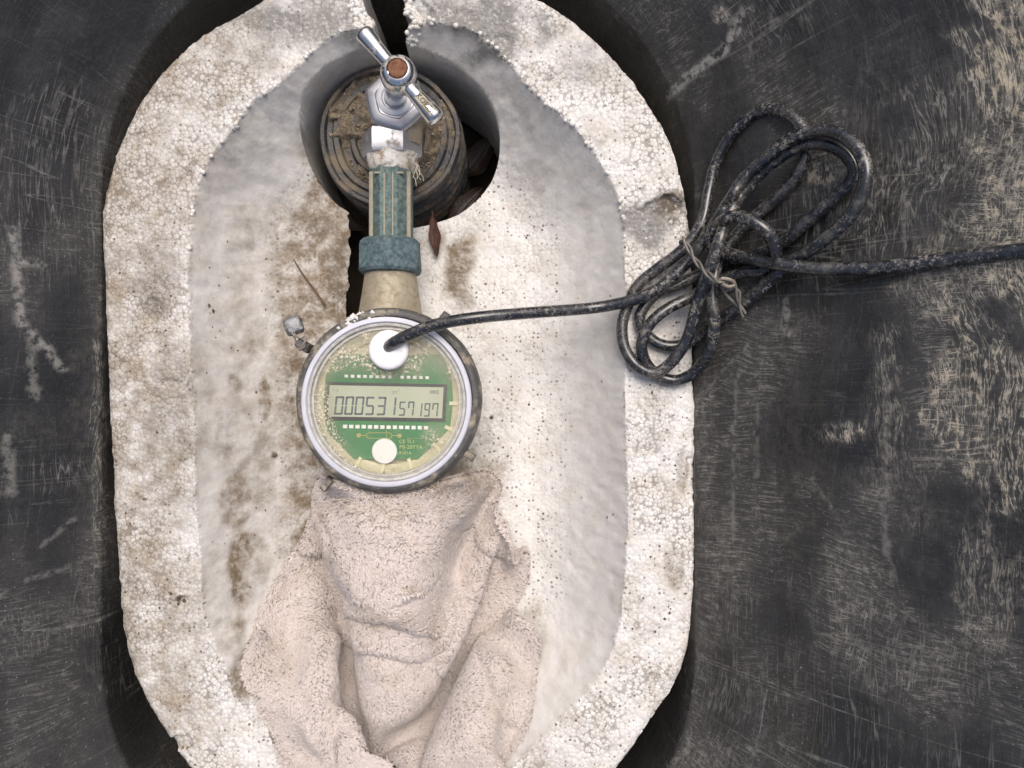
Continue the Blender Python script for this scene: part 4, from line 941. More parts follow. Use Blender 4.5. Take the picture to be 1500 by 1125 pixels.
# ------------------------------------------------------------------ towel
# control points of the draped cloth (x, y, z in layout units) and its quads
TOWEL_POINTS = [
    -248, -680, 33, -227, -686, 10, -206, -689, 11, -184, -689, 11, -162, -689, 10, -141, -686, 9, -122, -681, 9, -314, -664, 16, -286, -672, 16, -265, -662, 46, -228, -670, 11, -215,
    -695, 39, -200, -664, 19, -176, -688, 39, -137, -685, 8, -114, -678, 9, -98, -667, 9, -336, -653, 25, -295, -637, 21, -258, -624, 14, -233, -645, 36, -228, -674, 64, -196, -654,
    53, -162, -656, 32, -137, -661, 62, -102, -677, 58, -69, -674, 15, -48, -667, 19, -352, -606, 19, -338, -624, 15, -293, -626, 55, -262, -604, 43, -229, -620, 59, -216, -647, 84,
    -180, -664, 82, -157, -637, 64, -130, -637, 34, -93, -649, 36, -56, -647, 53, -21, -658, 25, -9, -636, 24, -355, -575, 19, -331, -587, 50, -304, -601, 76, -265, -609, 78, -228,
    -595, 83, -196, -618, 89, -166, -639, 103, -131, -643, 87, -111, -624, 60, -91, -617, 26, -58, -639, 20, 3, -632, 26, 11, -612, 26, -326, -578, 9, -324, -585, 9, -316, -554, 52,
    -294, -568, 83, -270, -588, 106, -232, -597, 118, -192, -604, 121, -153, -610, 118, -116, -616, 103, -82, -620, 80, -64, -612, 47, -47, -606, 11, -30, -602, 48, 14, -586, 20, -3,
    -565, 16, -333, -558, 8, -316, -560, -2, -293, -567, 31, -267, -574, 61, -242, -573, 91, -227, -564, 127, -187, -570, 126, -148, -576, 119, -116, -580, 98, -80, -583, 88, -54,
    -582, 56, -69, -580, 15, -38, -566, 37, -6, -551, 48, -22, -568, -2, -11, -557, -12, -340, -539, 9, -299, -528, 0, -270, -543, 20, -242, -557, 43, -227, -545, 78, -223, -531, 115,
    -185, -539, 109, -149, -547, 97, -126, -566, 70, -106, -597, 68, -84, -588, 38, -90, -553, 24, -56, -537, 34, -25, -521, 55, -39, -525, 17, 0, -546, -14, 10, -535, -18, -350,
    -511, 6, -346, -520, 8, -297, -501, 21, -280, -525, 48, -244, -523, 34, -253, -522, 71, -221, -509, 87, -182, -521, 81, -156, -544, 64, -156, -583, 57, -124, -602, 41, -112, -573,
    21, -107, -542, 50, -78, -516, 53, -47, -493, 53, -18, -498, 24, -27, -502, -14, 21, -519, -25, 24, -511, -30, -360, -494, 1, -321, -486, 10, -307, -479, 45, -272, -492, 62, -253,
    -491, 28, -237, -491, 61, -203, -512, 58, -195, -550, 62, -169, -540, 32, -170, -580, 25, -139, -600, 10, -139, -560, 12, -120, -527, 20, -94, -497, 28, -64, -470, 32, -26, -463,
    22, -22, -468, -18, 28, -498, -44, 29, -493, -52, -375, -457, 8, -371, -479, 0, -328, -458, 33, -291, -457, 21, -281, -458, 60, -246, -456, 38, -220, -485, 33, -212, -521, 25,
    -220, -559, 39, -195, -547, 10, -177, -577, -6, -144, -585, -23, -115, -558, -13, -117, -519, -14, -100, -484, -4, -73, -455, 2, -36, -437, 0, -2, -438, -19, 18, -452, -50, 33,
    -471, -75, -398, -416, -4, -395, -439, 5, -348, -434, -4, -314, -452, 0, -303, -425, 28, -266, -437, 34, -269, -473, 14, -237, -487, 2, -240, -526, 6, -237, -568, 8, -202, -576,
    -13, -176, -551, -29, -139, -551, -34, -102, -558, -47, -97, -519, -42, -93, -479, -38, -78, -443, -31, -48, -417, -26, -10, -412, -41, -2, -438, -72, 37, -436, -70, -399, -391,
    -15, -375, -412, -22, -348, -437, -39, -313, -426, -23, -293, -403, 3, -258, -421, 5, -254, -456, -13, -268, -494, -13, -251, -527, -26, -251, -565, -26, -219, -586, -39, -183,
    -572, -57, -145, -562, -66, -112, -544, -78, -85, -516, -76, -76, -477, -69, -73, -438, -66, -54, -404, -59, -24, -422, -73, 10, -406, -88, 44, -402, -60, -377, -372, -34, -378,
    -402, -55, -343, -414, -65, -317, -395, -40, -283, -382, -25, -263, -416, -29, -282, -450, -34, -283, -488, -44, -271, -525, -55, -237, -544, -47, -211, -555, -23, -193, -537,
    -52, -161, -531, -76, -130, -523, -99, -98, -500, -104, -70, -472, -103, -55, -436, -96, -54, -397, -93, -17, -400, -98, -6, -363, -63, 25, -373, -67, -400, -385, -59, -382, -384,
    -85, -342, -385, -83, -317, -368, -59, -278, -373, -59, -264, -411, -64, -289, -443, -67, -279, -480, -78, -248, -503, -69, -220, -512, -43, -208, -524, -6, -177, -514, -29, -143,
    -513, -50, -131, -492, -82, -118, -472, -114, -87, -453, -128, -51, -435, -130, -31, -403, -119, -12, -367, -116, 2, -370, -96, -395, -365, -81, -393, -359, -87, -341, -352, -65,
    -320, -363, -96, -305, -392, -73, -274, -399, -95, -285, -438, -102, -253, -461, -93, -233, -473, -61, -229, -485, -22, -200, -494, 6, -158, -498, 0, -127, -490, -27, -115, -469,
    -61, -112, -445, -93, -103, -422, -124, -68, -407, -116, -49, -383, -141, -1, -365, -146, 2, -359, -147, -386, -338, -104, -350, -322, -78, -316, -338, -69, -290, -362, -89, -294,
    -389, -121, -262, -414, -118, -240, -428, -87, -239, -440, -49, -229, -451, -12, -197, -459, 11, -154, -464, 13, -120, -460, -9, -104, -442, -41, -94, -421, -74, -97, -395, -103,
    -76, -376, -130, -42, -359, -117, -24, -334, -142, 14, -340, -147, -378, -320, -118, -373, -311, -123, -317, -316, -95, -293, -340, -114, -275, -365, -139, -250, -381, -113, -239,
    -395, -77, -242, -407, -40, -222, -417, -7, -193, -426, 19, -152, -429, 12, -128, -427, -20, -93, -413, -24, -77, -397, -56, -73, -374, -87, -80, -346, -114, -51, -330, -136, -21,
    -317, -114, 22, -320, -147, 23, -315, -146, -362, -295, -131, -320, -294, -122, -303, -320, -138, -268, -333, -127, -244, -347, -100, -245, -362, -63, -234, -375, -27, -230, -388,
    10, -192, -391, 22, -153, -395, 9, -124, -393, -17, -102, -388, -49, -70, -366, -39, -51, -351, -71, -63, -322, -95, -71, -304, -131, -35, -303, -144, 26, -296, -146, 26, -296,
    -146, -348, -271, -139, -340, -251, -130, -291, -287, -132, -256, -300, -121, -242, -313, -88, -237, -329, -53, -253, -347, -21, -228, -353, 10, -189, -358, 13, -148, -361, 11,
    -122, -358, -18, -113, -355, -57, -78, -342, -64, -47, -320, -53, -37, -301, -86, -59, -281, -112, -31, -267, -136, 23, -272, -145, 24, -277, -145, -343, -275, -104, -298, -274,
    -102, -259, -268, -110, -244, -279, -76, -264, -308, -58, -241, -314, -26, -216, -319, 7, -183, -328, 31, -144, -329, 16, -123, -323, -18, -114, -320, -58, -87, -314, -84, -60,
    -290, -69, -28, -268, -64, -28, -265, -106, -9, -290, -116, 20, -263, -112, -332, -247, -107, -324, -232, -127, -266, -235, -100, -266, -254, -65, -282, -283, -44, -256, -285,
    -13, -229, -291, 18, -191, -301, 17, -143, -297, 10, -112, -290, -15, -104, -285, -55, -95, -280, -94, -61, -264, -93, -38, -243, -79, -5, -238, -105, -6, -286, -71, 13, -282,
    -85, -325, -213, -116, -322, -206, -111, -280, -207, -86, -296, -244, -79, -291, -249, -40, -262, -251, -12, -231, -268, 0, -186, -271, 22, -138, -268, 15, -120, -260, -27, -92,
    -253, -53, -82, -247, -91, -60, -243, -123, -29, -222, -109, -1, -213, -80, 2, -252, -60, -316, -186, -100, -327, -214, -83, -305, -211, -53, -276, -213, -34, -246, -228, -35,
    -222, -235, 6, -176, -236, 21, -140, -241, 0, -101, -241, -10, -100, -219, -41, -84, -212, -71, -67, -207, -101, -58, -202, -136, -30, -186, -117, -35, -208, -85, -309, -167, -90,
    -306, -154, -85, -282, -166, -56, -255, -181, -48, -228, -164, 10, -205, -150, 10, -184, -150, 10, -163, -149, 10, -140, -164, 10, -75, -209, -13, -65, -194, -35, -56, -177, -59,
    -39, -171, -89, -21, -160, -133, -18, -168, -139, -293, -143, -66, -272, -142, 10, -251, -145, 10, -229, -148, 10, -206, -150, 10, -184, -150, 10, -162, -149, 10, -140, -147, 10,
    -118, -145, 10, -96, -141, 10, -75, -136, 10, -51, -136, -83, -32, -144, -114]
TOWEL_QUADS = [
    0, 1, 10, 9, 1, 2, 11, 10, 2, 3, 12, 11, 3, 4, 13, 12, 4, 5, 14, 13, 5, 6, 15, 14, 7, 8, 18, 17, 8, 9, 19, 18, 9, 10, 20, 19, 10, 11, 21, 20, 11, 12, 22, 21, 12, 13, 23, 22, 13,
    14, 24, 23, 14, 15, 25, 24, 15, 16, 26, 25, 17, 18, 30, 29, 18, 19, 31, 30, 19, 20, 32, 31, 20, 21, 33, 32, 21, 22, 34, 33, 22, 23, 35, 34, 23, 24, 36, 35, 24, 25, 37, 36, 25, 26,
    38, 37, 26, 27, 39, 38, 28, 29, 42, 41, 29, 30, 43, 42, 30, 31, 44, 43, 31, 32, 45, 44, 32, 33, 46, 45, 33, 34, 47, 46, 34, 35, 48, 47, 35, 36, 49, 48, 36, 37, 50, 49, 37, 38, 51,
    50, 38, 39, 52, 51, 39, 40, 53, 52, 41, 42, 56, 55, 42, 43, 57, 56, 43, 44, 58, 57, 44, 45, 59, 58, 45, 46, 60, 59, 46, 47, 61, 60, 47, 48, 62, 61, 48, 49, 63, 62, 49, 50, 64, 63,
    50, 51, 65, 64, 51, 52, 66, 65, 52, 53, 67, 66, 54, 55, 70, 69, 55, 56, 71, 70, 56, 57, 72, 71, 57, 58, 73, 72, 58, 59, 74, 73, 59, 60, 75, 74, 60, 61, 76, 75, 61, 62, 77, 76, 62,
    63, 78, 77, 63, 64, 79, 78, 64, 65, 80, 79, 65, 66, 81, 80, 66, 67, 82, 81, 67, 68, 83, 82, 69, 70, 86, 85, 70, 71, 87, 86, 71, 72, 88, 87, 72, 73, 89, 88, 73, 74, 90, 89, 74, 75,
    91, 90, 75, 76, 92, 91, 76, 77, 93, 92, 77, 78, 94, 93, 78, 79, 95, 94, 79, 80, 96, 95, 80, 81, 97, 96, 81, 82, 98, 97, 82, 83, 99, 98, 83, 84, 100, 99, 85, 86, 104, 103, 86, 87,
    105, 104, 87, 88, 106, 105, 88, 89, 107, 106, 89, 90, 108, 107, 90, 91, 109, 108, 91, 92, 110, 109, 92, 93, 111, 110, 93, 94, 112, 111, 94, 95, 113, 112, 95, 96, 114, 113, 96, 97,
    115, 114, 97, 98, 116, 115, 98, 99, 117, 116, 99, 100, 118, 117, 100, 101, 119, 118, 102, 103, 122, 121, 103, 104, 123, 122, 104, 105, 124, 123, 105, 106, 125, 124, 106, 107, 126,
    125, 107, 108, 127, 126, 108, 109, 128, 127, 109, 110, 129, 128, 110, 111, 130, 129, 111, 112, 131, 130, 112, 113, 132, 131, 113, 114, 133, 132, 114, 115, 134, 133, 115, 116, 135,
    134, 116, 117, 136, 135, 117, 118, 137, 136, 118, 119, 138, 137, 119, 120, 139, 138, 121, 122, 142, 141, 122, 123, 143, 142, 123, 124, 144, 143, 124, 125, 145, 144, 125, 126, 146,
    145, 126, 127, 147, 146, 127, 128, 148, 147, 128, 129, 149, 148, 129, 130, 150, 149, 130, 131, 151, 150, 131, 132, 152, 151, 132, 133, 153, 152, 133, 134, 154, 153, 134, 135, 155,
    154, 135, 136, 156, 155, 136, 137, 157, 156, 137, 138, 158, 157, 138, 139, 159, 158, 140, 141, 162, 161, 141, 142, 163, 162, 142, 143, 164, 163, 143, 144, 165, 164, 144, 145, 166,
    165, 145, 146, 167, 166, 146, 147, 168, 167, 147, 148, 169, 168, 148, 149, 170, 169, 149, 150, 171, 170, 150, 151, 172, 171, 151, 152, 173, 172, 152, 153, 174, 173, 153, 154, 175,
    174, 154, 155, 176, 175, 155, 156, 177, 176, 156, 157, 178, 177, 157, 158, 179, 178, 158, 159, 180, 179, 160, 161, 182, 181, 161, 162, 183, 182, 162, 163, 184, 183, 163, 164, 185,
    184, 164, 165, 186, 185, 165, 166, 187, 186, 166, 167, 188, 187, 167, 168, 189, 188, 168, 169, 190, 189, 169, 170, 191, 190, 170, 171, 192, 191, 171, 172, 193, 192, 172, 173, 194,
    193, 173, 174, 195, 194, 174, 175, 196, 195, 175, 176, 197, 196, 176, 177, 198, 197, 177, 178, 199, 198, 178, 179, 200, 199, 179, 180, 201, 200, 181, 182, 203, 202, 182, 183, 204,
    203, 183, 184, 205, 204, 184, 185, 206, 205, 185, 186, 207, 206, 186, 187, 208, 207, 187, 188, 209, 208, 188, 189, 210, 209, 189, 190, 211, 210, 190, 191, 212, 211, 191, 192, 213,
    212, 192, 193, 214, 213, 193, 194, 215, 214, 194, 195, 216, 215, 195, 196, 217, 216, 196, 197, 218, 217, 197, 198, 219, 218, 198, 199, 220, 219, 199, 200, 221, 220, 200, 201, 222,
    221, 202, 203, 224, 223, 203, 204, 225, 224, 204, 205, 226, 225, 205, 206, 227, 226, 206, 207, 228, 227, 207, 208, 229, 228, 208, 209, 230, 229, 209, 210, 231, 230, 210, 211, 232,
    231, 211, 212, 233, 232, 212, 213, 234, 233, 213, 214, 235, 234, 214, 215, 236, 235, 215, 216, 237, 236, 216, 217, 238, 237, 217, 218, 239, 238, 218, 219, 240, 239, 219, 220, 241,
    240, 220, 221, 242, 241, 223, 224, 244, 243, 224, 225, 245, 244, 225, 226, 246, 245, 226, 227, 247, 246, 227, 228, 248, 247, 228, 229, 249, 248, 229, 230, 250, 249, 230, 231, 251,
    250, 231, 232, 252, 251, 232, 233, 253, 252, 233, 234, 254, 253, 234, 235, 255, 254, 235, 236, 256, 255, 236, 237, 257, 256, 237, 238, 258, 257, 238, 239, 259, 258, 239, 240, 260,
    259, 240, 241, 261, 260, 241, 242, 262, 261, 244, 245, 264, 263, 245, 246, 265, 264, 246, 247, 266, 265, 247, 248, 267, 266, 248, 249, 268, 267, 249, 250, 269, 268, 250, 251, 270,
    269, 251, 252, 271, 270, 252, 253, 272, 271, 253, 254, 273, 272, 254, 255, 274, 273, 255, 256, 275, 274, 256, 257, 276, 275, 257, 258, 277, 276, 258, 259, 278, 277, 259, 260, 279,
    278, 260, 261, 280, 279, 261, 262, 281, 280, 263, 264, 283, 282, 264, 265, 284, 283, 265, 266, 285, 284, 266, 267, 286, 285, 267, 268, 287, 286, 268, 269, 288, 287, 269, 270, 289,
    288, 270, 271, 290, 289, 271, 272, 291, 290, 272, 273, 292, 291, 273, 274, 293, 292, 274, 275, 294, 293, 275, 276, 295, 294, 276, 277, 296, 295, 277, 278, 297, 296, 278, 279, 298,
    297, 279, 280, 299, 298, 280, 281, 300, 299, 283, 284, 303, 302, 284, 285, 304, 303, 285, 286, 305, 304, 286, 287, 306, 305, 287, 288, 307, 306, 288, 289, 308, 307, 289, 290, 309,
    308, 290, 291, 310, 309, 291, 292, 311, 310, 292, 293, 312, 311, 293, 294, 313, 312, 294, 295, 314, 313, 295, 296, 315, 314, 296, 297, 316, 315, 297, 298, 317, 316, 298, 299, 318,
    317, 299, 300, 319, 318, 300, 301, 320, 319, 302, 303, 322, 321, 303, 304, 323, 322, 304, 305, 324, 323, 305, 306, 325, 324, 306, 307, 326, 325, 307, 308, 327, 326, 308, 309, 328,
    327, 309, 310, 329, 328, 310, 311, 330, 329, 311, 312, 331, 330, 312, 313, 332, 331, 313, 314, 333, 332, 314, 315, 334, 333, 315, 316, 335, 334, 316, 317, 336, 335, 317, 318, 337,
    336, 318, 319, 338, 337, 319, 320, 339, 338, 322, 323, 341, 340, 323, 324, 342, 341, 324, 325, 343, 342, 325, 326, 344, 343, 326, 327, 345, 344, 327, 328, 346, 345, 328, 329, 347,
    346, 329, 330, 348, 347, 330, 331, 349, 348, 331, 332, 350, 349, 332, 333, 351, 350, 333, 334, 352, 351, 334, 335, 353, 352, 335, 336, 354, 353, 336, 337, 355, 354, 337, 338, 356,
    355, 340, 341, 358, 357, 341, 342, 359, 358, 342, 343, 360, 359, 343, 344, 361, 360, 344, 345, 362, 361, 345, 346, 363, 362, 346, 347, 364, 363, 347, 348, 365, 364, 348, 349, 366,
    365, 349, 350, 367, 366, 350, 351, 368, 367, 351, 352, 369, 368, 352, 353, 370, 369, 353, 354, 371, 370, 354, 355, 372, 371, 355, 356, 373, 372, 357, 358, 375, 374, 358, 359, 376,
    375, 359, 360, 377, 376, 360, 361, 378, 377, 361, 362, 379, 378, 362, 363, 380, 379, 363, 364, 381, 380, 364, 365, 382, 381, 365, 366, 383, 382, 366, 367, 384, 383, 367, 368, 385,
    384, 368, 369, 386, 385, 369, 370, 387, 386, 370, 371, 388, 387, 371, 372, 389, 388, 375, 376, 391, 390, 376, 377, 392, 391, 377, 378, 393, 392, 378, 379, 394, 393, 379, 380, 395,
    394, 380, 381, 396, 395, 381, 382, 397, 396, 382, 383, 398, 397, 383, 384, 399, 398, 384, 385, 400, 399, 385, 386, 401, 400, 386, 387, 402, 401, 387, 388, 403, 402, 388, 389, 404,
    403, 390, 391, 406, 405, 391, 392, 407, 406, 392, 393, 408, 407, 393, 394, 409, 408, 394, 395, 410, 409, 395, 396, 411, 410, 396, 397, 412, 411, 397, 398, 413, 412, 398, 399, 414,
    413, 399, 400, 415, 414, 400, 401, 416, 415, 401, 402, 417, 416, 402, 403, 418, 417, 403, 404, 419, 418, 406, 407, 421, 420, 407, 408, 422, 421, 408, 409, 423, 422, 409, 410, 424,
    423, 410, 411, 425, 424, 411, 412, 426, 425, 412, 413, 427, 426, 413, 414, 428, 427, 414, 415, 429, 428, 415, 416, 430, 429, 416, 417, 431, 430, 417, 418, 432, 431]
def build_towel():
    root = thing('towel', 'crumpled beige-pink terry towel wrapped round the pipe below the meter', 'towel', (-150, -330, -150))
    P0_ = np.array(TOWEL_POINTS, float).reshape(-1, 3).tolist(); F0_ = np.array(TOWEL_QUADS).reshape(-1, 4).tolist()
    me = bpy.data.meshes.new('t'); me.from_pydata(P0_, [], F0_); me.update()
    o = bpy.data.objects.new('t', me); col.objects.link(o)
    md = o.modifiers.new('s', 'SUBSURF'); md.levels = 3; md.render_levels = 3
    dg = bpy.context.evaluated_depsgraph_get(); m2 = bpy.data.meshes.new_from_object(o.evaluated_get(dg))
    V = np.zeros(len(m2.vertices) * 3); m2.vertices.foreach_get('co', V); V = V.reshape(-1, 3)
    F = np.zeros(len(m2.loops), dtype=np.int32); m2.loops.foreach_get('vertex_index', F); F = F.reshape(-1, 4)
    bpy.data.objects.remove(o); bpy.data.meshes.remove(me); bpy.data.meshes.remove(m2)
    mc = W(567, 587, 34)
    # doubled-over layers of the wrap: (outline in picture points, rise, lip width)
    LAY = [
        ([(455, 690), (474, 745), (488, 775), (494, 826), (502, 858), (530, 875), (565, 879), (624, 867), (643, 834), (664, 794), (695, 756), (716, 716), (745, 690), (700, 620), (500, 620)], 15, 13),
        ([(440, 780), (470, 800), (488, 850), (530, 868), (628, 862), (646, 890), (640, 925), (600, 922), (545, 912), (500, 894), (460, 850)], 13, 15),
        ([(430, 800), (452, 862), (468, 896), (483, 924), (516, 950), (564, 964), (622, 966), (650, 952), (660, 880), (600, 780), (480, 740)], 14, 14),
        ([(712, 815), (694, 784), (704, 748), (734, 722), (770, 755), (800, 795), (800, 835), (772, 850), (738, 840)], 16, 12),
        ([(636, 850), (652, 845), (670, 885), (684, 930), (684, 970), (662, 1000), (640, 985), (640, 950), (632, 920)], 15, 13),
        ([(708, 945), (740, 915), (800, 930), (810, 1000), (780, 1060), (742, 1060), (716, 1000)], 10, 10),
    ]
    polys = [(spline(L, 12, True), r_, w_) for L, r_, w_ in LAY]
    def relief(V):
        k = D / (D - V[:, 2]); px = 750 + V[:, 0] * k; py = 562.5 - V[:, 1] * k
        jx = fbm(px, py, 45, 81, 3) * 5; jy = fbm(px, py, 45, 85, 3) * 5
        z = np.zeros(len(V))
        for L, r_, w_ in polys:
            t = np.clip(-sdf(L, px + jx, py + jy) / w_, 0, 1); z += r_ * np.sqrt(np.maximum(0, 1 - (1 - t) ** 2))
        z += vnoise(px * 0.4 + py * 0.3, py - px * 0.2, 30, 90) * 3.5 + fbm(px, py, 60, 95, 2) * 3.0
        return z
    V[:, 2] += relief(V) - 12
    rm = np.hypot(V[:, 0] - mc.x, V[:, 1] - mc.y)
    V[:, 2] = np.minimum(V[:, 2], -22 + 58 * sstep(124, 152, rm))
    V[:, 2] = np.maximum(V[:, 2], foam_z(V[:, 0], V[:, 1]) + 4)
    # turned-down border gives the cloth its thickness
    E = np.concatenate([F[:, [0, 1]], F[:, [1, 2]], F[:, [2, 3]], F[:, [3, 0]]])
    key = np.sort(E, 1); kk = key[:, 0].astype(np.int64) * 10 ** 7 + key[:, 1]
    u_, idx, cnt = np.unique(kk, return_index=True, return_counts=True); B_ = E[idx[cnt == 1]]; bv = np.unique(B_)
    mp = np.full(len(V), -1); mp[bv] = np.arange(len(bv)) + len(V)
    low = V[bv].copy(); low[:, 2] -= 9
    FT = F
    V = np.concatenate([V, low]); F = np.concatenate([F, np.stack([B_[:, 1], B_[:, 0], mp[B_[:, 0]], mp[B_[:, 1]]], 1)])
    def dirt_and_slit(V):
        k = D / (D - V[:, 2]); px = 750 + V[:, 0] * k; py = 562.5 - V[:, 1] * k
        return blobs(px, py, [(660, 705, 70, 34, 1.0), (620, 735, 90, 18, .5), (500, 890, 50, 60, .35), (570, 905, 50, 14, .6), (690, 840, 25, 40, .5), (470, 820, 30, 40, .4), (600, 860, 12, 8, .8), (715, 760, 10, 40, .4), (400, 960, 40, 60, .3), (640, 930, 14, 40, .5), (470, 760, 20, 40, .4)], 131)  # dirt patches, plus the dark of a fold slit put into the colour
    mesh_obj('cloth', V, F, MT['towel'], root, angle=None, attrs={'rnd': np.zeros(len(V)), 'dirt': dirt_and_slit(V)})
    # terry pile: short bent loops standing over the whole cloth
    A = V[F[:, 0]]; B = V[F[:, 1]]; C = V[F[:, 2]]; Dd = V[F[:, 3]]
    nrm = np.cross(C - A, Dd - B); area = np.linalg.norm(nrm, axis=1) / 2
    nrm = nrm / np.maximum(np.linalg.norm(nrm, axis=1, keepdims=True), 1e-9)
    flip = np.where(nrm[:, 2:3] < -0.15, -1.0, 1.0); nrm = nrm * flip
    wgt = np.where(A[:, 1] > -660, area, 0); N = 88000
    pick = rng.choice(len(F), N, p=wgt / wgt.sum())
    u = rng.random((N, 1)); v = rng.random((N, 1))
    P = (A[pick] * (1 - u) + B[pick] * u) * (1 - v) + (Dd[pick] * (1 - u) + C[pick] * u) * v
    nn = nrm[pick]
    ang = -1.6 + fbm(P[:, 0], P[:, 1], 60, 140, 3) * 1.5 + (P[:, 0] + 178) * 0.004 + rng.normal(0, 0.6, N)
    pd = np.stack([np.cos(ang), np.sin(ang), rng.normal(-0.1, 0.25, N)], 1)
    pd -= nn * (pd * nn).sum(1, keepdims=True); pd /= np.maximum(np.linalg.norm(pd, axis=1, keepdims=True), 1e-6)
    sd_ = np.cross(nn, pd)
    L = rng.uniform(5.5, 9.5, (N, 1)); wd = rng.uniform(0.9, 1.5, (N, 1))
    rings = [(0.0, -0.10, 0.85), (0.18, 0.30, 1.1), (0.50, 0.50, 1.0), (0.84, 0.50, 0.65)]
    TV = []
    for (f, up, w_) in rings:
        c = P + pd * L * f + nn * L * up
        TV += [c + sd_ * wd * w_, c + (nn * 0.9 - pd * 0.5) * wd * w_, c - sd_ * wd * w_]
    TV.append(P + pd * L * 1.0 + nn * L * 0.40)
    TV = np.stack(TV, 1); m = TV.shape[1]
    fl = []
    for k in range(3):
        a, b = k * 3, k * 3 + 3
        fl += [(a, a + 1, b + 1), (a, b + 1, b), (a + 1, a + 2, b + 2), (a + 1, b + 2, b + 1)]
    fl += [(9, 10, 12), (10, 11, 12)]
    fl = np.array(fl)
    FF = (np.arange(N)[:, None, None] * m + fl[None]).reshape(-1, 3)
    o = mesh_obj('terry_pile', TV.reshape(-1, 3), FF, MT['towel'], root, angle=None, attrs={'rnd': np.repeat(rng.random(N) ** 2, m), 'dirt': np.repeat(dirt_and_slit(P), m)})
    tag(o, kind='stuff')
    # frayed threads along the hem
    mb = MB(); rr = random.Random(12)
    def near(x, y):
        p = W(x, y, 0); i = int(np.argmin((V[:, 0] - p.x) ** 2 + (V[:, 1] - p.y) ** 2)); return V[i, 2]
    for q_ in range(44):
        if q_ < 34:
            x = rr.choice((rr.gauss(520, 22), rr.gauss(560, 16), rr.uniform(480, 690))); y = 738 + 18 * math.exp(-((x - 590) / 70) ** 2) + rr.gauss(0, 6) - max(0, (x - 640)) * 0.5
        else:
            x, y = rr.gauss(722, 8), rr.gauss(702, 10)
        p = [W(x, y, near(x, y) + 7)]; a = rr.uniform(0, 6.28)
        for i in range(rr.randint(3, 6)):
            a += rr.gauss(0, 0.8); p.append(p[-1] + Vector((math.cos(a) * 6, math.sin(a) * 5, rr.uniform(-1.5, 1.5))))
        mb.tube(spline([tuple(q) for q in p], 3), 0.7, 5)
    tag(mb.build('frayed_thread', MT['thread'], root), kind='stuff')
build_towel()

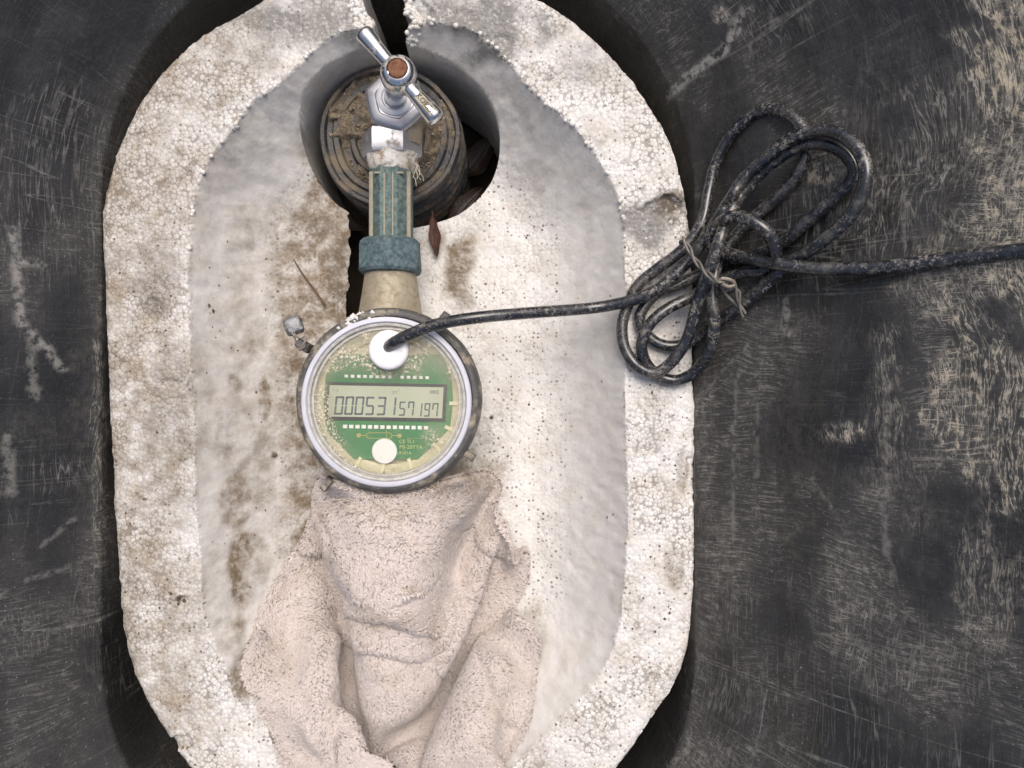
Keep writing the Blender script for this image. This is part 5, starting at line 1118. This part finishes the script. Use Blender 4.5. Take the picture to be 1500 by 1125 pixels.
# ------------------------------------------------------------------ cable and its tie
CR = 8.3
def build_cable():
    pts = [(568, 515, -22, 0), (571, 506, -4, 0), (585, 497, 6, 0), (606, 487, 10, 0), (640, 475, 14, 0), (700, 465, 18, 0), (780, 458, 16, 0), (860, 452, 9, 0), (900, 446, 12, 0), (935, 437, 22, 0), (965, 422, 30, 0), (989, 402, 36, 0), (1011, 378, 40, 0), (1031, 352, 42, 0), (1055, 317, 42, 0), (1084, 268, 40, 0), (1122, 231, 40, 0), (1158, 204, 38, 0), (1197, 191, 36, 0), (1234, 198, 36, 0), (1259, 221, 36, 0), (1269, 254, 36, 0), (1259, 294, 34, 0), (1233, 330, 30, 0), (1191, 363, 24, 0), (1156, 387, 18, 0), (1124, 413, 12, 0), (1095, 440, 6, 0), (1070, 458, 4, 0), (1040, 480, 4, 0), (1018, 497, 2, 0), (990, 507, 1, 0), (964, 503, 1, 0), (943, 485, 1, 0), (938, 461, 2, 0), (960, 431, 4, 0), (989, 419, 8, 0), (1024, 402, 8, 0), (1059, 387, 4, 0), (1100, 374, 2, 0), (1139, 360, 2, 0), (1173, 333, 2, 0), (1212, 299, 4, 0), (1242, 272, 6, 0), (1253, 250, 10, 0), (1240, 226, 15, 0), (1212, 212, 18, 0), (1183, 211, 20, 0), (1153, 223, 20, 0), (1118, 250, 22, 0), (1084, 288, 30, 0), (1068, 315, 52, 0), (1058, 342, 62, 0), (1045, 379, 66, 0), (1033, 412, 58, 0), (1020, 449, 46, 0), (1007, 495, 34, 0), (985, 529, 24, 0), (960, 546, 14, 0), (935, 538, 7, 0), (916, 512, 3, 0), (911, 481, 2, 0), (917, 454, 2, 0), (933, 420, 6, 0), (960, 396, 12, 0), (989, 375, 20, 0), (1012, 352, 24, 0), (1030, 322, 18, 0), (1037, 285, 8, 0), (1048, 240, 3, 0), (1071, 198, 2, 0), (1103, 168, 2, 0), (1133, 160, 2, 0), (1162, 171, 2, 0), (1178, 193, 2, 0), (1181, 219, 2, 0), (1173, 248, 2, 0), (1149, 279, 2, 0), (1114, 310, 2, 0), (1084, 337, 6, 0), (1061, 368, 20, 0), (1046, 402, 30, 0), (1043, 439, 36, 0), (1047, 474, 30, 0), (1039, 514, 22, 0), (1019, 543, 12, 0), (992, 557, 4, 0), (966, 551, 1, 0), (946, 530, 3, 0), (940, 504, 14, 0), (952, 475, 20, 0), (977, 453, 22, 0), (1014, 434, 24, 0), (1050, 414, 22, 0), (1085, 400, 16, 0), (1116, 396, 12, 0), (1136, 383, 22, 0), (1130, 348, 44, 0), (1109, 328, 58, 0), (1083, 317, 62, 0), (1058, 324, 56, 0), (1040, 343, 42, 0), (1042, 362, 34, 0), (1060, 370, 32, 0), (1096, 378, 32, 0), (1134, 387, 30, 0), (1178, 392, 26, 0), (1227, 394, 20, 0), (1300, 391, 10, 0), (1400, 378, 3, 0), (1520, 364, 2, 0)]
    P = []
    for x, y, lift, _ in pts:
        base = 0.0
        if x < 860: base = 34 * (1 - max(0, (x - 700)) / 160) if x > 700 else 34
        if x >= 1017: base = float(wall_z(x)) * 0.97
        z = base + CR + lift
        if x > 1017: z += 3
        P.append(tuple(W(x, y, z)))
    path = spline(P, 4.0)
    # keep the strands from running through each other where they cross
    ds = np.arange(len(path)); it = path.copy()
    for _ in range(9):
        for i in range(0, len(it), 2):
            d = it - it[i]; dist = np.sqrt((d ** 2).sum(1)); near = (dist < 2 * CR * 0.98) & (np.abs(ds - i) > 14)
            for j in np.nonzero(near)[0]:
                if j <= i: continue
                push = (2 * CR * 0.98 - dist[j]) * 0.5
                s_ = 1 if it[j, 2] > it[i, 2] else -1
                it[j, 2] += s_ * push * 0.5; it[i, 2] -= s_ * push * 0.5
        sm = it.copy(); sm[1:-1, 2] = 0.25 * it[:-2, 2] + 0.5 * it[1:-1, 2] + 0.25 * it[2:, 2]; it = sm
    path = it
    root = thing('signal_cable', 'black dusty signal cable running from the meter into a tied coil', 'cable', tuple(path[len(path) // 2]))
    mb = MB(); mb.tube([Vector(p) for p in path], CR, 14); mb.build('jacket', MT['cable'], root, angle=None)
    # white print on the jacket, where the strand runs up to the right
    V, F = text_mesh('COMPUTER', 9.0)
    a, b = (1084, 449), (1122, 414)
    best = None
    tgt = W((a[0] + b[0]) / 2, (a[1] + b[1]) / 2, 30)
    dd = np.hypot(path[:, 0] - tgt.x, path[:, 1] - tgt.y); i = int(np.argmin(dd + 1000 * (ds > 420)))
    p = Vector(path[i]); d = (Vector(path[i - 3]) - Vector(path[i + 3])).normalized()
    up = Vector((0.35, -0.45, 1)); up = (up - d * up.dot(d)).normalized(); sd_ = up.cross(d)
    out = []
    for v in V:
        th = v.y / CR; rr = CR + 0.25
        out.append(p + d * v.x + up * rr * math.cos(th) + sd_ * rr * math.sin(th))
    m = MB(); m.add(out, F); m.build('cable_print', MT['print'], root, smooth=False)
    # the tie
    tr = thing('cable_tie', 'grey twisted tie knotted round the cable coil', 'cable tie', tuple(W(1040, 405, 100)))
    base_pts = [(996, 366, 22), (1000, 350, 56), (1008, 362, 66), (1022, 385, 76), (1040, 404, 96), (1054, 413, 98), (1066, 413, 88), (1072, 420, 84), (1064, 426, 80), (1058, 418, 90), (1070, 412, 92), (1080, 424, 84), (1083, 442, 78), (1090, 462, 72)]
    Pt = [tuple(W(x, y, z + 6)) for x, y, z in base_pts]
    pa = spline(Pt, 2.5)
    m = MB()
    for ph in (0, math.pi):
        q = [Vector(p) + Vector((math.cos(k * 0.33 + ph) * 2.2, math.sin(k * 0.33 + ph) * 2.2, math.sin(k * 0.33 + ph) * 1.5)) for k, p in enumerate(pa)]
        m.tube(q, 1.8, 7)
    m.build('twisted_strand', MT['tie'], tr)
    m = MB(); m.tube(spline([tuple(W(x, y, z)) for x, y, z in ((1056, 418, 96), (1064, 432, 84), (1076, 444, 78), (1084, 452, 76))], 3), 1.8, 6); m.build('loose_end', MT['tie'], tr)
    m = MB(); m.tube(spline([tuple(W(x, y, z)) for x, y, z in ((1052, 412, 100), (1058, 408, 106), (1070, 410, 104), (1076, 416, 98), (1068, 420, 100), (1058, 416, 104))], 3), 2.4, 7); m.build('knot', MT['wire'], tr)
build_cable()

# ------------------------------------------------------------------ fallen leaves, needle, crumbs
def leaf(name, label, p0, p1, wdt, z0, z1, m, curl=0.3, seed=0, group=None):
    a = W(*p0, z0); b = W(*p1, z1); d = b - a; L = d.length; d.normalize(); up = Vector((0, 0, 1)); s_ = up.cross(d).normalized()
    rr = random.Random(seed); V = []; F = []; n = 14; w_ = 6
    for i in range(n + 1):
        t = i / n; hw = wdt * (math.sin(math.pi * min(1, t * 0.97 + 0.02)) ** 0.75) * (1 + 0.12 * math.sin(t * 13 + seed))
        for j in range(w_ + 1):
            q = j / w_ * 2 - 1
            V.append(a + d * L * t + s_ * hw * q + up * (abs(q) ** 1.5 * wdt * curl + math.sin(t * 4 + seed) * 3 + rr.uniform(-.6, .6)))
    k = w_ + 1
    for i in range(n):
        for j in range(w_): F.append((i * k + j, i * k + j + 1, (i + 1) * k + j + 1, (i + 1) * k + j))
    nv = len(V); V2 = V + [v - up * 1.0 for v in V]; F2 = F + [tuple(x + nv for x in f[::-1]) for f in F]
    root = thing(name, label, 'leaf', tuple(a), group)
    mb = MB(); mb.add(V2, F2); mb.build('blade', m, root, angle=None)
    mb = MB(); mb.tube([a - d * L * 0.12 + up * 2, a + d * L * 0.5 + up * (3 + math.sin(2 + seed) * 3), b + up * 1], [1.5, 1.0, 0.4], 6); mb.build('midrib', m, root)
leaf('fallen_leaf', 'reddish brown dead leaf on the foam just right of the coupling', (634, 316), (640, 376), 9, -128, -108, MT['leaf'], 0.5, 1)
leaf('fallen_leaf', 'blackish brown leaf spanning the lower right of the hole beside the pipe end', (658, 330), (706, 276), 20, -240, -250, MT['darkleaf'], 0.35, 2)
leaf('fallen_leaf', 'blackish wet leaf at the bottom of the hole by its right wall', (676, 262), (722, 205), 24, -290, -285, MT['darkleaf'], 0.3, 3)
leaf('fallen_leaf', 'curled blackish leaf low in the hole beside the ribbed pipe', (640, 330), (690, 300), 22, -285, -290, MT['darkleaf'], 0.4, 5)

def build_debris():
    p = [W(430, 380, -112), W(444, 402, -116), W(460, 424, -117), W(476, 447, -116)]
    t = MB(); t.tube(spline([tuple(q) for q in p], 4), [1.5] * 100, 6) if False else None
    sp_ = spline([tuple(q) for q in p], 4)
    mb = MB(); mb.tube(sp_, list(np.linspace(1.1, 1.9, len(sp_))), 6)
    o = mb.build('pine_needle', MT['twig']); tag(o, 'thin brown dry needle lying on the foam above the lead seal', 'needle')
    # crumbs of dirt on the foam
    mb = MB(); rr = random.Random(21)
    spots = [(402, 667, 5), (720, 612, 4), (306, 447, 3.5), (312, 455, 4), (375, 575, 3), (270, 880, 5), (250, 870, 4), (775, 593, 2.5)]
    for _ in range(130): spots.append((rr.uniform(290, 900), rr.uniform(340, 900), rr.choice((0.8, 1.0, 1.3, 1.8))))
    for _ in range(120):
        x = rr.choice((rr.uniform(165, 265), rr.uniform(925, 1008))); spots.append((x, rr.uniform(330, 940), rr.choice((0.9, 1.2, 1.6, 2.2))))
    sx_ = np.array([q[0] for q in spots]); sy_ = np.array([q[1] for q in spots]); sz_ = np.zeros(len(spots))
    for _ in range(5):
        kf = (D - sz_) / D; sz_ = 0.4 * sz_ + 0.6 * foam_z((sx_ - 750) * kf, (562.5 - sy_) * kf)
    kf = (D - sz_) / D; sz_ = foam_z((sx_ - 750) * kf, (562.5 - sy_) * kf)
    for (x, y, q), z, f_ in zip(spots, sz_, kf):
        v = Vector(((x - 750) * f_, (562.5 - y) * f_, z))
        e1, e2 = edge_x(LE, v.y), edge_x(RE, v.y)
        if e1 - 3 < v.x < e2 + 3 or float(sd_hole(np.array([v.x]), np.array([v.y]))[0]) > -3: continue
        mb.add([v + Vector((sx * q * rr.uniform(.6, 1.5), sy * q * rr.uniform(.6, 1.5), sz * q * 0.6)) for sx, sy, sz in ((1, 0, 0), (-1, 0, 0), (0, 1, 0), (0, -1, 0), (0, 0, 1), (0, 0, -1))], [(0, 2, 4), (2, 1, 4), (1, 3, 4), (3, 0, 4), (2, 0, 5), (1, 2, 5), (3, 1, 5), (0, 3, 5)])
    o = mb.build('dirt_crumbs', MT['speck']); tag(o, 'scattered dark dirt crumbs on the white foam', 'dirt', kind='stuff')
build_debris()
